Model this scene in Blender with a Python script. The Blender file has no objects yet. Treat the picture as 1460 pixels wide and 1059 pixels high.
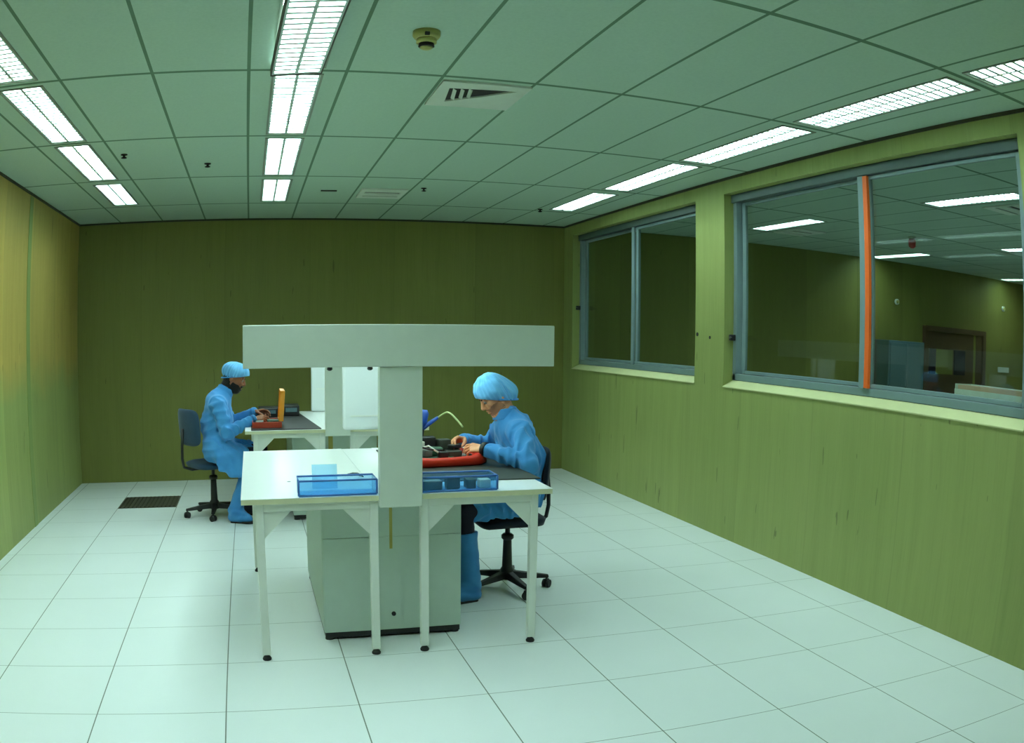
import bpy, bmesh, math, random
import numpy as np
from mathutils import Vector, Matrix, Euler

random.seed(7)
S = bpy.context.scene
COL = S.collection
PI = math.pi
ZC = 2.996            # ceiling height
XL, XR = -2.0725, 3.744
YB = 9.948            # back wall
YF = -1.3             # wall behind the camera
GX0, GDX = -1.066, 0.5035     # ceiling grid
GY0, GDY = 2.771, 1.509


# ------------------------------------------------------------------ helpers
def lin(c):
    return tuple((v / 255 / 12.92) if v / 255 <= 0.04045 else ((v / 255 + 0.055) / 1.055) ** 2.4 for v in c)


class NT:
    def __init__(self, name):
        self.m = bpy.data.materials.new(name)
        self.m.use_nodes = True
        self.t = self.m.node_tree
        self.t.nodes.clear()
        self.out = self.t.nodes.new('ShaderNodeOutputMaterial')

    def n(self, kind, **kw):
        nd = self.t.nodes.new('ShaderNode' + kind)
        for k, v in kw.items():
            setattr(nd, k, v)
        return nd

    def l(self, a, b):
        self.t.links.new(a, b)

    def val(self, sock, v):
        if hasattr(v, 'is_linked') or isinstance(v, bpy.types.NodeSocket):
            self.l(v, sock)
        else:
            sock.default_value = v

    def math(self, op, a, b=0.0, c=None):
        nd = self.n('Math', operation=op)
        self.val(nd.inputs[0], a)
        self.val(nd.inputs[1], b)
        if c is not None:
            self.val(nd.inputs[2], c)
        return nd.outputs[0]

    def mix(self, f, a, b):
        nd = self.n('Mix', data_type='RGBA')
        self.val(nd.inputs[0], f)
        self.val(nd.inputs[6], a if not isinstance(a, tuple) else (*a[:3], 1))
        self.val(nd.inputs[7], b if not isinstance(b, tuple) else (*b[:3], 1))
        return nd.outputs[2]

    def noise(self, vec, scale, detail=3, rough=0.5):
        nd = self.n('TexNoise')
        self.l(vec, nd.inputs['Vector'])
        nd.inputs['Scale'].default_value = scale
        nd.inputs['Detail'].default_value = detail
        nd.inputs['Roughness'].default_value = rough
        return nd.outputs[0]

    def ramp(self, f, lo, hi):
        nd = self.n('MapRange')
        self.l(f, nd.inputs[0])
        nd.inputs[1].default_value = lo
        nd.inputs[2].default_value = hi
        return nd.outputs[0]

    def scaled(self, vec, s):
        nd = self.n('Mapping')
        self.l(vec, nd.inputs[0])
        nd.inputs['Scale'].default_value = s
        return nd.outputs[0]

    def bsdf(self, color, rough=0.5, metal=0.0, spec=0.5, bump=None, strength=0.2, dist=0.01):
        b = self.n('BsdfPrincipled')
        self.val(b.inputs['Base Color'], color if not isinstance(color, tuple) else (*color[:3], 1))
        self.val(b.inputs['Roughness'], rough)
        b.inputs['Metallic'].default_value = metal
        b.inputs['Specular IOR Level'].default_value = spec
        if bump is not None:
            bp = self.n('Bump')
            bp.inputs['Strength'].default_value = strength
            bp.inputs['Distance'].default_value = dist
            self.l(bump, bp.inputs['Height'])
            self.l(bp.outputs[0], b.inputs['Normal'])
        self.l(b.outputs[0], self.out.inputs[0])
        return b


def plain(name, rgb, rough=0.5, metal=0.0, spec=0.5, var=0.06, scale=14.0, bump=0.0):
    t = NT(name)
    tc = t.n('TexCoord').outputs['Object']
    c = lin(rgb)
    f = t.noise(tc, scale, 3)
    col = t.mix(f, tuple(v * (1 - var) for v in c), tuple(min(1, v * (1 + var)) for v in c))
    if bump:
        t.bsdf(col, rough, metal, spec, bump=t.noise(tc, scale * 8, 2), strength=bump)
    else:
        t.bsdf(col, rough, metal, spec)
    return t.m


def emit(name, rgb, strength):
    t = NT(name)
    e = t.n('Emission')
    e.inputs[0].default_value = (*rgb, 1)
    e.inputs[1].default_value = strength
    t.l(e.outputs[0], t.out.inputs[0])
    return t.m


class MB:
    """collects shapes, becomes one mesh"""

    def __init__(self):
        self.v, self.f, self.sm = [], [], []

    def add(self, vs, fs, smooth=False):
        o = len(self.v)
        self.v += [tuple(p) for p in vs]
        self.f += [tuple(i + o for i in f) for f in fs]
        self.sm += [smooth] * len(fs)
        return self

    def box(self, x0, x1, y0, y1, z0, z1, M=None):
        vs = [Vector((x, y, z)) for z in (z0, z1) for y in (y0, y1) for x in (x0, x1)]
        if M is not None:
            vs = [M @ p for p in vs]
        return self.add(vs, [(0, 2, 3, 1), (4, 5, 7, 6), (0, 1, 5, 4), (2, 6, 7, 3), (0, 4, 6, 2), (1, 3, 7, 5)])

    def rbox(self, c, size, r, M=None, seg=3):
        """rounded box, all edges"""
        bm = bmesh.new()
        bmesh.ops.create_cube(bm, size=1.0)
        for v in bm.verts:
            v.co = Vector((v.co.x * size[0], v.co.y * size[1], v.co.z * size[2]))
        bmesh.ops.bevel(bm, geom=bm.edges[:] + bm.verts[:], offset=r, segments=seg, profile=0.5, affect='EDGES')
        vs = []
        for v in bm.verts:
            p = v.co + Vector(c)
            vs.append(M @ p if M is not None else p)
        bm.verts.index_update()
        self.add(vs, [[v.index for v in f.verts] for f in bm.faces], True)
        bm.free()
        return self

    def prism(self, poly, axis, a, b):
        """poly of 2D points extruded along axis (0,1,2) from a to b"""
        def mk(p, t):
            q = list(p)
            q.insert(axis, t)
            return tuple(q)
        n = len(poly)
        vs = [mk(p, a) for p in poly] + [mk(p, b) for p in poly]
        fs = [tuple(range(n)), tuple(range(2 * n - 1, n - 1, -1))]
        fs += [(i, i + n, (i + 1) % n + n, (i + 1) % n) for i in range(n)]
        return self.add(vs, fs)

    def tube(self, pts, rad, seg=12, cap=True, smooth=True):
        pts = [Vector(p) for p in pts]
        n = len(pts)
        rad = rad if isinstance(rad, (list, tuple)) else [rad] * n
        up = None
        vs, fs = [], []
        for i, p in enumerate(pts):
            d = (pts[min(i + 1, n - 1)] - pts[max(i - 1, 0)]).normalized()
            if up is None:
                up = Vector((0, 0, 1)) if abs(d.z) < 0.9 else Vector((1, 0, 0))
            u = d.cross(up).normalized()
            w = u.cross(d).normalized()
            up = w
            for k in range(seg):
                a = 2 * PI * k / seg
                vs.append(p + (u * math.cos(a) + w * math.sin(a)) * rad[i])
        for i in range(n - 1):
            for k in range(seg):
                k2 = (k + 1) % seg
                fs.append((i * seg + k, i * seg + k2, (i + 1) * seg + k2, (i + 1) * seg + k))
        self.add(vs, fs, smooth)
        if cap:
            self.add([], [])
            o = len(self.v) - len(vs)
            self.f += [tuple(o + k for k in range(seg - 1, -1, -1)), tuple(o + (n - 1) * seg + k for k in range(seg))]
            self.sm += [False, False]
        return self

    def lathe(self, prof, seg=24, c=(0, 0, 0), smooth=True):
        """prof: (radius, z) pairs, about a vertical axis through c"""
        vs, fs = [], []
        n = len(prof)
        for r, z in prof:
            for k in range(seg):
                a = 2 * PI * k / seg
                vs.append((c[0] + r * math.cos(a), c[1] + r * math.sin(a), c[2] + z))
        for i in range(n - 1):
            for k in range(seg):
                k2 = (k + 1) % seg
                fs.append((i * seg + k, i * seg + k2, (i + 1) * seg + k2, (i + 1) * seg + k))
        fs.append(tuple(range(seg - 1, -1, -1)))
        fs.append(tuple((n - 1) * seg + k for k in range(seg)))
        self.add(vs, fs, smooth)
        self.sm[-1] = self.sm[-2] = False
        return self

    def build(self, name, mat, parent=None, at=None, bevel=0.0):
        """world-space shapes; with a parent (or at=) they are stored relative to its location"""
        off = Vector((0, 0, 0))
        if at is not None:
            off = Vector(at)
        else:
            p = parent
            while p is not None:
                off += p.location
                p = p.parent
        me = bpy.data.meshes.new(name)
        me.from_pydata([tuple(Vector(v) - off) for v in self.v], [], self.f)
        me.polygons.foreach_set('use_smooth', self.sm)
        me.update()
        bm = bmesh.new()
        bm.from_mesh(me)
        bmesh.ops.recalc_face_normals(bm, faces=bm.faces[:])
        bm.to_mesh(me)
        bm.free()
        me.materials.append(mat)
        o = bpy.data.objects.new(name, me)
        COL.objects.link(o)
        if parent is not None:
            o.parent = parent
        elif at is not None:
            o.location = at
        if bevel:
            md = o.modifiers.new('edge', 'BEVEL')
            md.width = bevel
            md.segments = 2
            md.limit_method = 'ANGLE'
        return o

    def local(self, name, mat, parent, bevel=0.0):
        """shapes already in the parent's own space"""
        o = self.build(name, mat, None, None, bevel)
        o.parent = parent
        return o


def tag(o, label, cat, group=None, kind=None):
    o['label'] = label
    o['category'] = cat
    if group:
        o['group'] = group
    if kind:
        o['kind'] = kind
    return o


def struct(o, label=None):
    o['kind'] = 'structure'
    if label:
        o['label'] = label
    return o


def empty(name, loc, rz=0.0):
    o = bpy.data.objects.new(name, None)
    o.empty_display_size = 0.1
    COL.objects.link(o)
    o.location = loc
    o.rotation_euler = (0, 0, rz)
    return o


def copy_tree(o, parent=None):
    c = o.copy()
    COL.objects.link(c)
    if parent is not None:
        c.parent = parent
    for ch in list(o.children):
        copy_tree(ch, c)
    return c


# ------------------------------------------------------------------ materials
LIGHT = (0.72, 1.0, 0.99)
L_EMIT = 41.0


def mat_floor():
    t = NT('white_floor_tile')
    pos = t.n('NewGeometry').outputs['Position']
    s = t.n('SeparateXYZ')
    t.l(pos, s.inputs[0])

    def line(v, o, w):
        m = t.math('FLOORED_MODULO', t.math('SUBTRACT', v, o - 0.3), 0.6)
        return t.math('LESS_THAN', t.math('ABSOLUTE', t.math('SUBTRACT', m, 0.3)), w)
    g = t.math('MAXIMUM', line(s.outputs[0], -1.3884, 0.0028), line(s.outputs[1], 2.9453, 0.0019))
    wear = t.noise(pos, 1.3, 4)
    fleck = t.noise(pos, 120, 2)
    base = t.mix(wear, lin((212, 219, 216)), lin((224, 230, 228)))
    base = t.mix(t.math('MULTIPLY', fleck, 0.10), base, lin((180, 190, 182)))
    col = t.mix(g, base, lin((95, 108, 92)))
    t.bsdf(col, t.math('MULTIPLY_ADD', wear, 0.12, 0.26), spec=0.45)
    return t.m


def mat_ceiling(x0=GX0, y0=GY0):
    t = NT('mineral_ceiling_tile')
    pos = t.n('NewGeometry').outputs['Position']
    s = t.n('SeparateXYZ')
    t.l(pos, s.inputs[0])

    def line(v, o, p, w):
        m = t.math('FLOORED_MODULO', t.math('SUBTRACT', v, o - p / 2), p)
        return t.math('LESS_THAN', t.math('ABSOLUTE', t.math('SUBTRACT', m, p / 2)), w)
    g = t.math('MAXIMUM', line(s.outputs[0], x0, GDX, 0.009), line(s.outputs[1], y0, GDY, 0.017))
    n = t.noise(pos, 60, 3)
    big = t.noise(pos, 0.8, 2)
    base = t.mix(n, lin((162, 184, 167)), lin((178, 199, 182)))
    base = t.mix(t.math('MULTIPLY', big, 0.25), base, lin((154, 177, 160)))
    col = t.mix(g, base, lin((88, 116, 92)))
    t.bsdf(col, 0.7, spec=0.3)
    return t.m


def mat_wall(name, a, b, streak=1.0, two_tone=None):
    """board wall: vertical streaks, joints every 1.2 m, small scuffs"""
    t = NT(name)
    pos = t.n('NewGeometry').outputs['Position']
    v = t.scaled(pos, (5.0, 5.0, 0.35))
    st = t.noise(v, 2.2, 5, 0.6)
    big = t.noise(pos, 0.9, 2)
    f = t.math('MULTIPLY_ADD', st, 0.7 * streak, t.math('MULTIPLY', big, 0.3))
    col = t.mix(f, lin(a), lin(b))
    if two_tone:  # second colour pair fades in higher up the wall
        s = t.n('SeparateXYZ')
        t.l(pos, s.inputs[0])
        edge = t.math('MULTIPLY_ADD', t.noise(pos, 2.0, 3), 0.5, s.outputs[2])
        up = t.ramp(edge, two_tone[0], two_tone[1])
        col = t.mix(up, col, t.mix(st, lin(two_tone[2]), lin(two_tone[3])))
    sxy = t.n('SeparateXYZ')
    t.l(pos, sxy.inputs[0])
    run = t.math('ADD', sxy.outputs[0], sxy.outputs[1])
    cell = t.math('FLOOR', t.math('DIVIDE', t.math('ADD', run, 0.176), 0.98))
    wn = t.n('TexWhiteNoise', noise_dimensions='1D')
    t.l(cell, wn.inputs['W'])
    jm = t.math('FLOORED_MODULO', t.math('ADD', run, 0.176), 0.98)
    jl = t.math('LESS_THAN', jm, 0.012)
    col = t.mix(t.math('MULTIPLY', wn.outputs[0], 0.34), col, lin(tuple(v * 0.8 for v in a)))
    col = t.mix(t.math('MULTIPLY', jl, 0.16), col, lin(tuple(v * 0.7 for v in a)))
    fine = t.noise(t.scaled(pos, (40.0, 40.0, 1.5)), 1.6, 4, 0.65)
    col = t.mix(t.math('MULTIPLY', t.ramp(fine, 0.5, 0.75), 0.18), col, lin(tuple(v * 0.72 for v in a)))
    v2 = t.scaled(pos, (11.0, 11.0, 1.6))
    sc = t.math('GREATER_THAN', t.noise(v2, 1.9, 2, 0.4), 0.735)
    col = t.mix(t.math('MULTIPLY', sc, 0.45), col, lin((60, 62, 28)))
    t.bsdf(col, 0.55, spec=0.3, bump=st, strength=0.08)
    return t.m


def mat_glass():
    t = NT('clear_window_glass')
    tr = t.n('BsdfTransparent')
    tr.inputs[0].default_value = (0.90, 0.95, 0.92, 1)
    gl = t.n('BsdfGlossy')
    gl.inputs['Roughness'].default_value = 0.02
    lw = t.n('LayerWeight')
    sch = t.math('MULTIPLY_ADD', t.math('POWER', lw.outputs[1], 5.0), 0.95, 0.04)
    mx = t.n('MixShader')
    t.l(sch, mx.inputs[0])
    t.l(tr.outputs[0], mx.inputs[1])
    t.l(gl.outputs[0], mx.inputs[2])
    t.l(mx.outputs[0], t.out.inputs[0])
    return t.m


def mat_clear_blue():
    t = NT('translucent_blue_plastic')
    tr = t.n('BsdfTransparent')
    tr.inputs[0].default_value = (*lin((216, 240, 253)), 1)
    pb = t.n('BsdfPrincipled')
    pb.inputs['Base Color'].default_value = (*lin((128, 188, 236)), 1)
    pb.inputs['Roughness'].default_value = 0.18
    mx = t.n('MixShader')
    lw = t.n('LayerWeight')
    lw.inputs[0].default_value = 0.35
    t.l(t.math('MULTIPLY_ADD', lw.outputs[1], 0.3, 0.11), mx.inputs[0])
    t.l(tr.outputs[0], mx.inputs[1])
    t.l(pb.outputs[0], mx.inputs[2])
    t.l(mx.outputs[0], t.out.inputs[0])
    return t.m


def mat_cloth(name, a, b, rough=0.85):
    t = NT(name)
    tc = t.n('TexCoord').outputs['Object']
    big = t.noise(tc, 9.0, 3)
    wv = t.noise(tc, 260.0, 1)
    col = t.mix(big, lin(a), lin(b))
    bp = t.math('MULTIPLY_ADD', wv, 0.3, t.noise(tc, 34.0, 3))
    bs = t.bsdf(col, rough, spec=0.2, bump=bp, strength=0.25, dist=0.006)
    bs.inputs['Sheen Weight'].default_value = 0.15
    return t.m


M = {}
M['floor'] = mat_floor()
M['ceiling'] = mat_ceiling()
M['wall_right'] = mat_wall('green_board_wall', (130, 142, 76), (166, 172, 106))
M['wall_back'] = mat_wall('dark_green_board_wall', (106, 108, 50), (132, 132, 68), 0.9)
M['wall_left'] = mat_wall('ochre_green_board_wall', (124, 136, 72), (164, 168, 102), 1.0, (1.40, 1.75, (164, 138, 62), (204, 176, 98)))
M['sill'] = plain('pale_green_sill_paint', (198, 200, 146), 0.5)
M['frame'] = plain('blue_grey_window_frame', (118, 138, 140), 0.4)
M['frame_dark'] = plain('dark_window_rail', (70, 86, 84), 0.45)
M['glass'] = mat_glass()
M['orange'] = plain('orange_edge_strip', (236, 104, 34), 0.5)
M['dark_trim'] = plain('dark_olive_trim', (52, 50, 30), 0.6)
M['white_metal'] = plain('white_powder_coat', (226, 230, 222), 0.35, var=0.03)
M['grey_metal'] = plain('pale_grey_enamel', (204, 212, 200), 0.38, var=0.04)
M['cab_metal'] = plain('grey_green_enamel', (186, 202, 190), 0.4, var=0.05)
M['laminate'] = plain('white_laminate', (246, 248, 246), 0.28, var=0.02)
M['edge'] = plain('cream_edge_band', (206, 204, 168), 0.5)
M['black'] = plain('black_rubber', (16, 15, 14), 0.6, var=0.2)
M['black_plastic'] = plain('black_plastic', (22, 20, 22), 0.45, var=0.2)
M['mat_dark'] = plain('dark_bench_mat', (44, 48, 38), 0.6, var=0.15)
M['mat_black'] = plain('black_bench_mat', (24, 20, 22), 0.55, var=0.2)
M['chair_cloth'] = mat_cloth('blue_grey_upholstery', (34, 56, 78), (44, 70, 92))
M['chair_dark'] = mat_cloth('dark_upholstery', (20, 26, 36), (28, 36, 48))
M['clear_blue'] = mat_clear_blue()
M['red'] = plain('red_plastic_tray', (214, 44, 18), 0.4, var=0.12)
M['case_red'] = plain('rust_red_case', (168, 52, 26), 0.5, var=0.12)
M['case_orange'] = plain('amber_case_lid', (226, 142, 34), 0.45, var=0.1)
M['pcb'] = plain('green_circuit_board', (36, 72, 48), 0.5, var=0.4, scale=60)
M['part_white'] = plain('white_plastic_part', (214, 214, 200), 0.4)
M['part_grey'] = plain('grey_plastic_part', (92, 100, 96), 0.45)
M['tool_blue'] = plain('blue_tool_plastic', (30, 74, 158), 0.4)
M['rim_blue'] = plain('blue_bin_rim_plastic', (52, 100, 168), 0.35)
M['cord_pale'] = plain('pale_cord', (168, 182, 120), 0.5)
M['yellow_tape'] = plain('yellowed_tape', (170, 160, 78), 0.6)
M['alu'] = plain('white_reflector_metal', (236, 240, 238), 0.25, var=0.02)
M['louvre'] = plain('satin_louvre_metal', (188, 200, 194), 0.4, var=0.02)
M['tube'] = emit('fluorescent_tube_glow', LIGHT, L_EMIT)
M['tube_other'] = emit('neighbour_room_tube_glow', LIGHT, L_EMIT)
M['hood_tube'] = emit('bench_lamp_glow', LIGHT, 26.0)
M['housing'] = plain('light_housing_trim', (120, 128, 112), 0.5)
M['vent'] = plain('white_vent_metal', (206, 212, 202), 0.45)
M['vent_dark'] = plain('dark_duct', (26, 14, 14), 0.8)
M['detector'] = plain('yellowed_detector_plastic', (176, 172, 104), 0.5)
M['grille'] = plain('dark_floor_grille_metal', (58, 56, 46), 0.5)
M['grille_bar'] = plain('dark_floor_grille_bar', (44, 42, 34), 0.5)
M['door_brown'] = plain('brown_timber', (74, 50, 34), 0.5, var=0.2)
M['pane_dark'] = plain('dark_pane', (36, 28, 48), 0.15)
M['locker'] = plain('blue_grey_locker_enamel', (84, 112, 120), 0.4)
M['red_lamp'] = plain('dark_red_plastic', (168, 22, 24), 0.35)
M['paper'] = plain('white_card', (226, 228, 220), 0.7)
M['pinkish'] = plain('pinkish_grey_card', (206, 166, 142), 0.7)
M['smock'] = mat_cloth('light_blue_smock_fabric', (54, 122, 184), (74, 146, 204))
M['cap'] = mat_cloth('pale_blue_cap_fabric', (84, 152, 206), (118, 184, 228))
M['boot'] = mat_cloth('blue_overshoe_fabric', (52, 114, 172), (70, 136, 192))
M['trouser'] = mat_cloth('dark_trouser_fabric', (22, 22, 38), (34, 32, 50))
M['hair'] = mat_cloth('black_hair', (14, 11, 10), (26, 20, 16), 0.6)
M['stubble'] = mat_cloth('dark_stubble', (146, 98, 70), (164, 112, 82), 0.8)
M['eye'] = plain('eye_white', (150, 140, 130), 0.3)
M['iris'] = plain('dark_iris', (30, 18, 12), 0.2)


def mat_skin(name, a, b):
    t = NT(name)
    tc = t.n('TexCoord').outputs['Object']
    col = t.mix(t.noise(tc, 22, 3), lin(a), lin(b))
    bs = t.bsdf(col, 0.5, spec=0.35)
    bs.inputs['Subsurface Weight'].default_value = 0.05
    return t.m


M['skin'] = mat_skin('light_skin', (208, 138, 98), (224, 160, 120))
M['skin_brown'] = mat_skin('brown_skin', (136, 84, 58), (156, 100, 70))

# ------------------------------------------------------------------ the room
XO = 13.2              # far side of the neighbouring room
WT = 0.20              # thickness of the window wall


def quad_grid(xs, ys, z, holes):
    mb = MB()
    for i in range(len(xs) - 1):
        for j in range(len(ys) - 1):
            cx, cy = (xs[i] + xs[i + 1]) / 2, (ys[j] + ys[j + 1]) / 2
            if any(h[0] < cx < h[1] and h[2] < cy < h[3] for h in holes):
                continue
            mb.add([(xs[i], ys[j], z), (xs[i + 1], ys[j], z), (xs[i + 1], ys[j + 1], z), (xs[i], ys[j + 1], z)], [(0, 1, 2, 3)])
    return mb


# light openings: (row centre x, cell index j)
LW, LL = 0.246, 1.372
ROWS = {'left': -1.312, 'middle': 0.196, 'right': 3.2195}
fix = []
for row, cx in ROWS.items():
    for j in (-1, 0, 1, 2, 3):
        cy = GY0 + GDY * (j + 0.5) + (0.0 if j < 3 else -0.02)
        ll = LL if j < 3 else 1.19
        if j == 3:
            cy = GY0 + GDY * 3 + 0.165 + ll / 2
        fix.append((row, cx, cy, j, ll))
holes = [(cx - LW / 2, cx + LW / 2, cy - ll / 2, cy + ll / 2) for (_, cx, cy, _, ll) in fix]
xs = sorted({XL, XR + WT} | {h[0] for h in holes} | {h[1] for h in holes})
ys = sorted({YF, YB} | {h[2] for h in holes} | {h[3] for h in holes})
struct(quad_grid(xs, ys, ZC, holes).build('ceiling', M['ceiling']))

struct(MB().box(XL - 0.1, XR, YF - 0.1, YB + 0.1, -0.1, 0.0).build('floor', M['floor']))
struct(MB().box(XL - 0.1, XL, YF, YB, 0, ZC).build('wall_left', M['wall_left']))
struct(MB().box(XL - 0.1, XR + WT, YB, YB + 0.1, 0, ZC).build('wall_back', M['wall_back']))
struct(MB().box(XL - 0.1, XR + WT, YF - 0.1, YF, 0, ZC).build('wall_front', M['wall_right']))
# dark angle strip where ceiling meets the walls
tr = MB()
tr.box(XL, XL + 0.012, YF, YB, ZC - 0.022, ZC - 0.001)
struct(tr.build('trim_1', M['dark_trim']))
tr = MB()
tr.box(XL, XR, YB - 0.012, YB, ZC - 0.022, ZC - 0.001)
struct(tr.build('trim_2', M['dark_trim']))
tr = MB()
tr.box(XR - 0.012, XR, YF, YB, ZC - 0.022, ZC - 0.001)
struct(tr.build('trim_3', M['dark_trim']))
# joint strip on the left wall
struct(MB().box(XL, XL + 0.004, 7.58, 7.70, 0, ZC - 0.03).build('trim_4', plain('green_joint_strip', (120, 136, 74), 0.6)))

# right wall with two window openings
WZ0, WZ1 = 1.257, 2.860
W1 = (6.66, 9.66)
W2 = (2.905, 6.168)
wr = MB()
for y0, y1, z0, z1 in [(YF, YB, 0, WZ0), (YF, YB, WZ1, ZC), (YF, W2[0], WZ0, WZ1), (W2[1], W1[0], WZ0, WZ1), (W1[1], YB, WZ0, WZ1)]:
    wr.box(XR, XR + WT, y0, y1, z0, z1)
wall_r = struct(wr.build('wall_right', M['wall_right']))
for (y, z, r) in [(6.62, 1.68, 0.018), (6.40, 1.655, 0.014)]:
    MB().tube([(XR - 0.004, y, z), (XR + 0.004, y, z)], r, 10).build('fixing_hole', M['black'], wall_r)


def window(n, yr, mull, strip):
    y0, y1 = yr
    root = struct(empty('window_%d' % n, (XR + 0.1, (y0 + y1) / 2, WZ0)))
    # sloping sill
    s = MB()
    s.prism([(XR - 0.006, WZ0 - 0.002), (XR + 0.095, WZ0 + 0.048), (XR + 0.13, WZ0 + 0.048), (XR + 0.13, WZ0 - 0.01), (XR - 0.006, WZ0 - 0.01)], 1, y0 + 0.002, y1 - 0.002)
    # prism axis 1 expects (x, z)
    s.build('window_sill', M['sill'], root)
    xf0, xf1 = XR + 0.09, XR + 0.165
    fr = MB()
    zb, zt = WZ0 + 0.05, WZ1
    fr.box(xf0, xf1, y0, y1, zb, zb + 0.055)
    fr.box(xf0, xf1, y0, y0 + 0.05, zb, zt)
    fr.box(xf0, xf1, y1 - 0.05, y1, zb, zt)
    fr.build('window_frame', M['frame'], root, bevel=0.004)
    MB().box(xf0 - 0.02, xf1, y0, y1, zt - 0.07, zt - 0.001).build('head_rail', M['frame_dark'], root, bevel=0.004)
    # two sliding sashes that meet at the mullion
    for k, (a, b, dx) in enumerate([(y0 + 0.06, mull - 0.02, 0.012), (mull - 0.02, y1 - 0.075, 0.042)]):
        sm = MB()
        xa, xb = xf0 + dx, xf0 + dx + 0.026
        w = 0.05
        sm.box(xa, xb, a, a + w, zb + 0.058, zt - 0.072)
        sm.box(xa, xb, b - w, b, zb + 0.058, zt - 0.072)
        sm.box(xa, xb, a + w, b - w, zb + 0.058, zb + 0.085)
        sm.box(xa, xb, a + w, b - w, zt - 0.098, zt - 0.072)
        sash = sm.build('sash', M['frame'], root, bevel=0.003)
        MB().box(xa + 0.009, xa + 0.015, a + w, b - w, zb + 0.085, zt - 0.098).build('pane', M['glass'], sash)
    # the meeting stile
    MB().box(xf0 - 0.012, xf0 + 0.01, mull - 0.018, mull + 0.04, zb + 0.05, zt - 0.07).build('mullion', M['frame'], root, bevel=0.003)
    if strip:
        MB().box(xf0 - 0.016, xf0 + 0.006, mull - 0.064, mull - 0.021, zb + 0.055, zt - 0.075).build('edge_strip', M['orange'], root)['label'] = 'bright orange vertical strip beside the mullion'
    lt = MB()
    zl = 1.66 if n == 2 else 1.98
    lt.rbox((xf0 - 0.03, y1 - 0.035, zl), (0.05, 0.035, 0.05), 0.006)
    lt.tube([(xf0 - 0.05, y1 - 0.035, zl), (xf0 - 0.075, y1 - 0.10, zl - 0.012)], 0.010, 8)
    lt.build('latch', M['black_plastic'], root)
    return root


window(1, W1, 8.13, False)
window(2, W2, 4.455, True)

# ------------------------------------------------------------------ neighbouring room seen through the windows
XO0 = XR + WT
ROW_O = [5.79, 8.69, 11.95]
fo = [(ROW_O[0], 5.10, 1.22), (ROW_O[0], 8.13, 1.2), (ROW_O[1], 9.29, 1.2), (ROW_O[1], 6.55, 1.25), (ROW_O[2], 9.27, 1.2), (ROW_O[0], 2.1, 1.22), (ROW_O[1], 3.6, 1.25)]
holes_o = [(x - LW / 2, x + LW / 2, y - l / 2, y + l / 2) for x, y, l in fo]
xs = sorted({XO0, XO} | {h[0] for h in holes_o} | {h[1] for h in holes_o})
ys = sorted({YF, 10.0} | {h[2] for h in holes_o} | {h[3] for h in holes_o})
struct(quad_grid(xs, ys, ZC, holes_o).build('ceiling_neighbour', M['ceiling']))
struct(MB().box(XO0, XO, YF, 10.0, -0.1, 0).build('floor_neighbour', M['floor']))
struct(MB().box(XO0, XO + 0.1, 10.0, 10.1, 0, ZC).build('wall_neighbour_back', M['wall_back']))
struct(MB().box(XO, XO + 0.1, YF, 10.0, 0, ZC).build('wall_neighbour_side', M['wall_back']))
struct(MB().box(XO0, XO + 0.1, YF - 0.1, YF, 0, ZC).build('wall_neighbour_front', M['wall_back']))


# ------------------------------------------------------------------ ceiling lights
def make_light(name, ll, glow, nf):
    """recessed louvre light; local origin at ceiling level, length along y"""
    r = empty(name, (0, 0, 0))
    w = LW / 2
    h = MB()
    for a, b, c, d in [(-w - 0.012, -w, -ll / 2 - 0.012, ll / 2 + 0.012), (w, w + 0.012, -ll / 2 - 0.012, ll / 2 + 0.012), (-w, w, -ll / 2 - 0.012, -ll / 2), (-w, w, ll / 2, ll / 2 + 0.012)]:
        h.box(a, b, c, d, -0.006, 0.10)
    h.box(-w - 0.012, w + 0.012, -ll / 2 - 0.012, ll / 2 + 0.012, 0.10, 0.11)
    h.local('housing', M['housing'], r)
    # white tray behind the tubes
    for a, b in ((-w + 0.003, -0.004), (0.004, w - 0.003)):
        MB().box(a, b, -ll / 2 + 0.004, ll / 2 - 0.004, 0.044, 0.05).local('lamp_diffuser', glow, r)
    lv = MB()
    for x, q in ((-w + 0.006, 0.005), (0.0, 0.008), (w - 0.006, 0.005)):
        lv.box(x - q, x + q, -ll / 2 + 0.004, ll / 2 - 0.004, -0.002, 0.032)
    for k in range(nf + 1):
        y = -ll / 2 + 0.012 + (ll - 0.024) * k / nf
        lv.prism([(y - 0.011, 0.0), (y + 0.011, 0.0), (y + 0.0015, 0.034), (y - 0.0015, 0.034)], 0, -w + 0.004, w - 0.004)
    lv.local('louvre', M['louvre'], r)
    return r


ORD = {-2: 'farthest behind the camera', -1: 'nearest the camera', 0: 'first', 1: 'second', 2: 'third', 3: 'last and smallest looking'}
LBL = {
    ('left', -1): 'bright louvre ceiling light over the unseen near end of the left wall',
    ('left', 0): 'bright ceiling light cut by the top left corner of the photo',
    ('left', 1): 'long bright ceiling light of the left row, nearest one wholly in view',
    ('left', 2): 'bright ceiling light of the left row, second from the back wall',
    ('left', 3): 'bright ceiling light of the left row, closest to the back wall',
    ('middle', -1): 'bright louvre ceiling light of the middle row right above the camera',
    ('middle', 0): 'ceiling light with its slatted louvre hanging askew, cut by the top edge',
    ('middle', 1): 'bright ceiling light of the middle row, just behind the skewed one',
    ('middle', 2): 'bright ceiling light of the middle row, second from the back wall',
    ('middle', 3): 'small looking ceiling light of the middle row, closest to the back wall',
    ('right', -1): 'white louvre ceiling light cut by the right edge of the photo',
    ('right', 0): 'egg crate louvre ceiling light above the orange strip of the big window',
    ('right', 1): 'long louvre ceiling light above the pier between the two windows',
    ('right', 2): 'ceiling light of the right row above the far window, second from the back',
    ('right', 3): 'shortest looking ceiling light of the right row, closest to the back wall',
}
protoA = protoB = None
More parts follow.
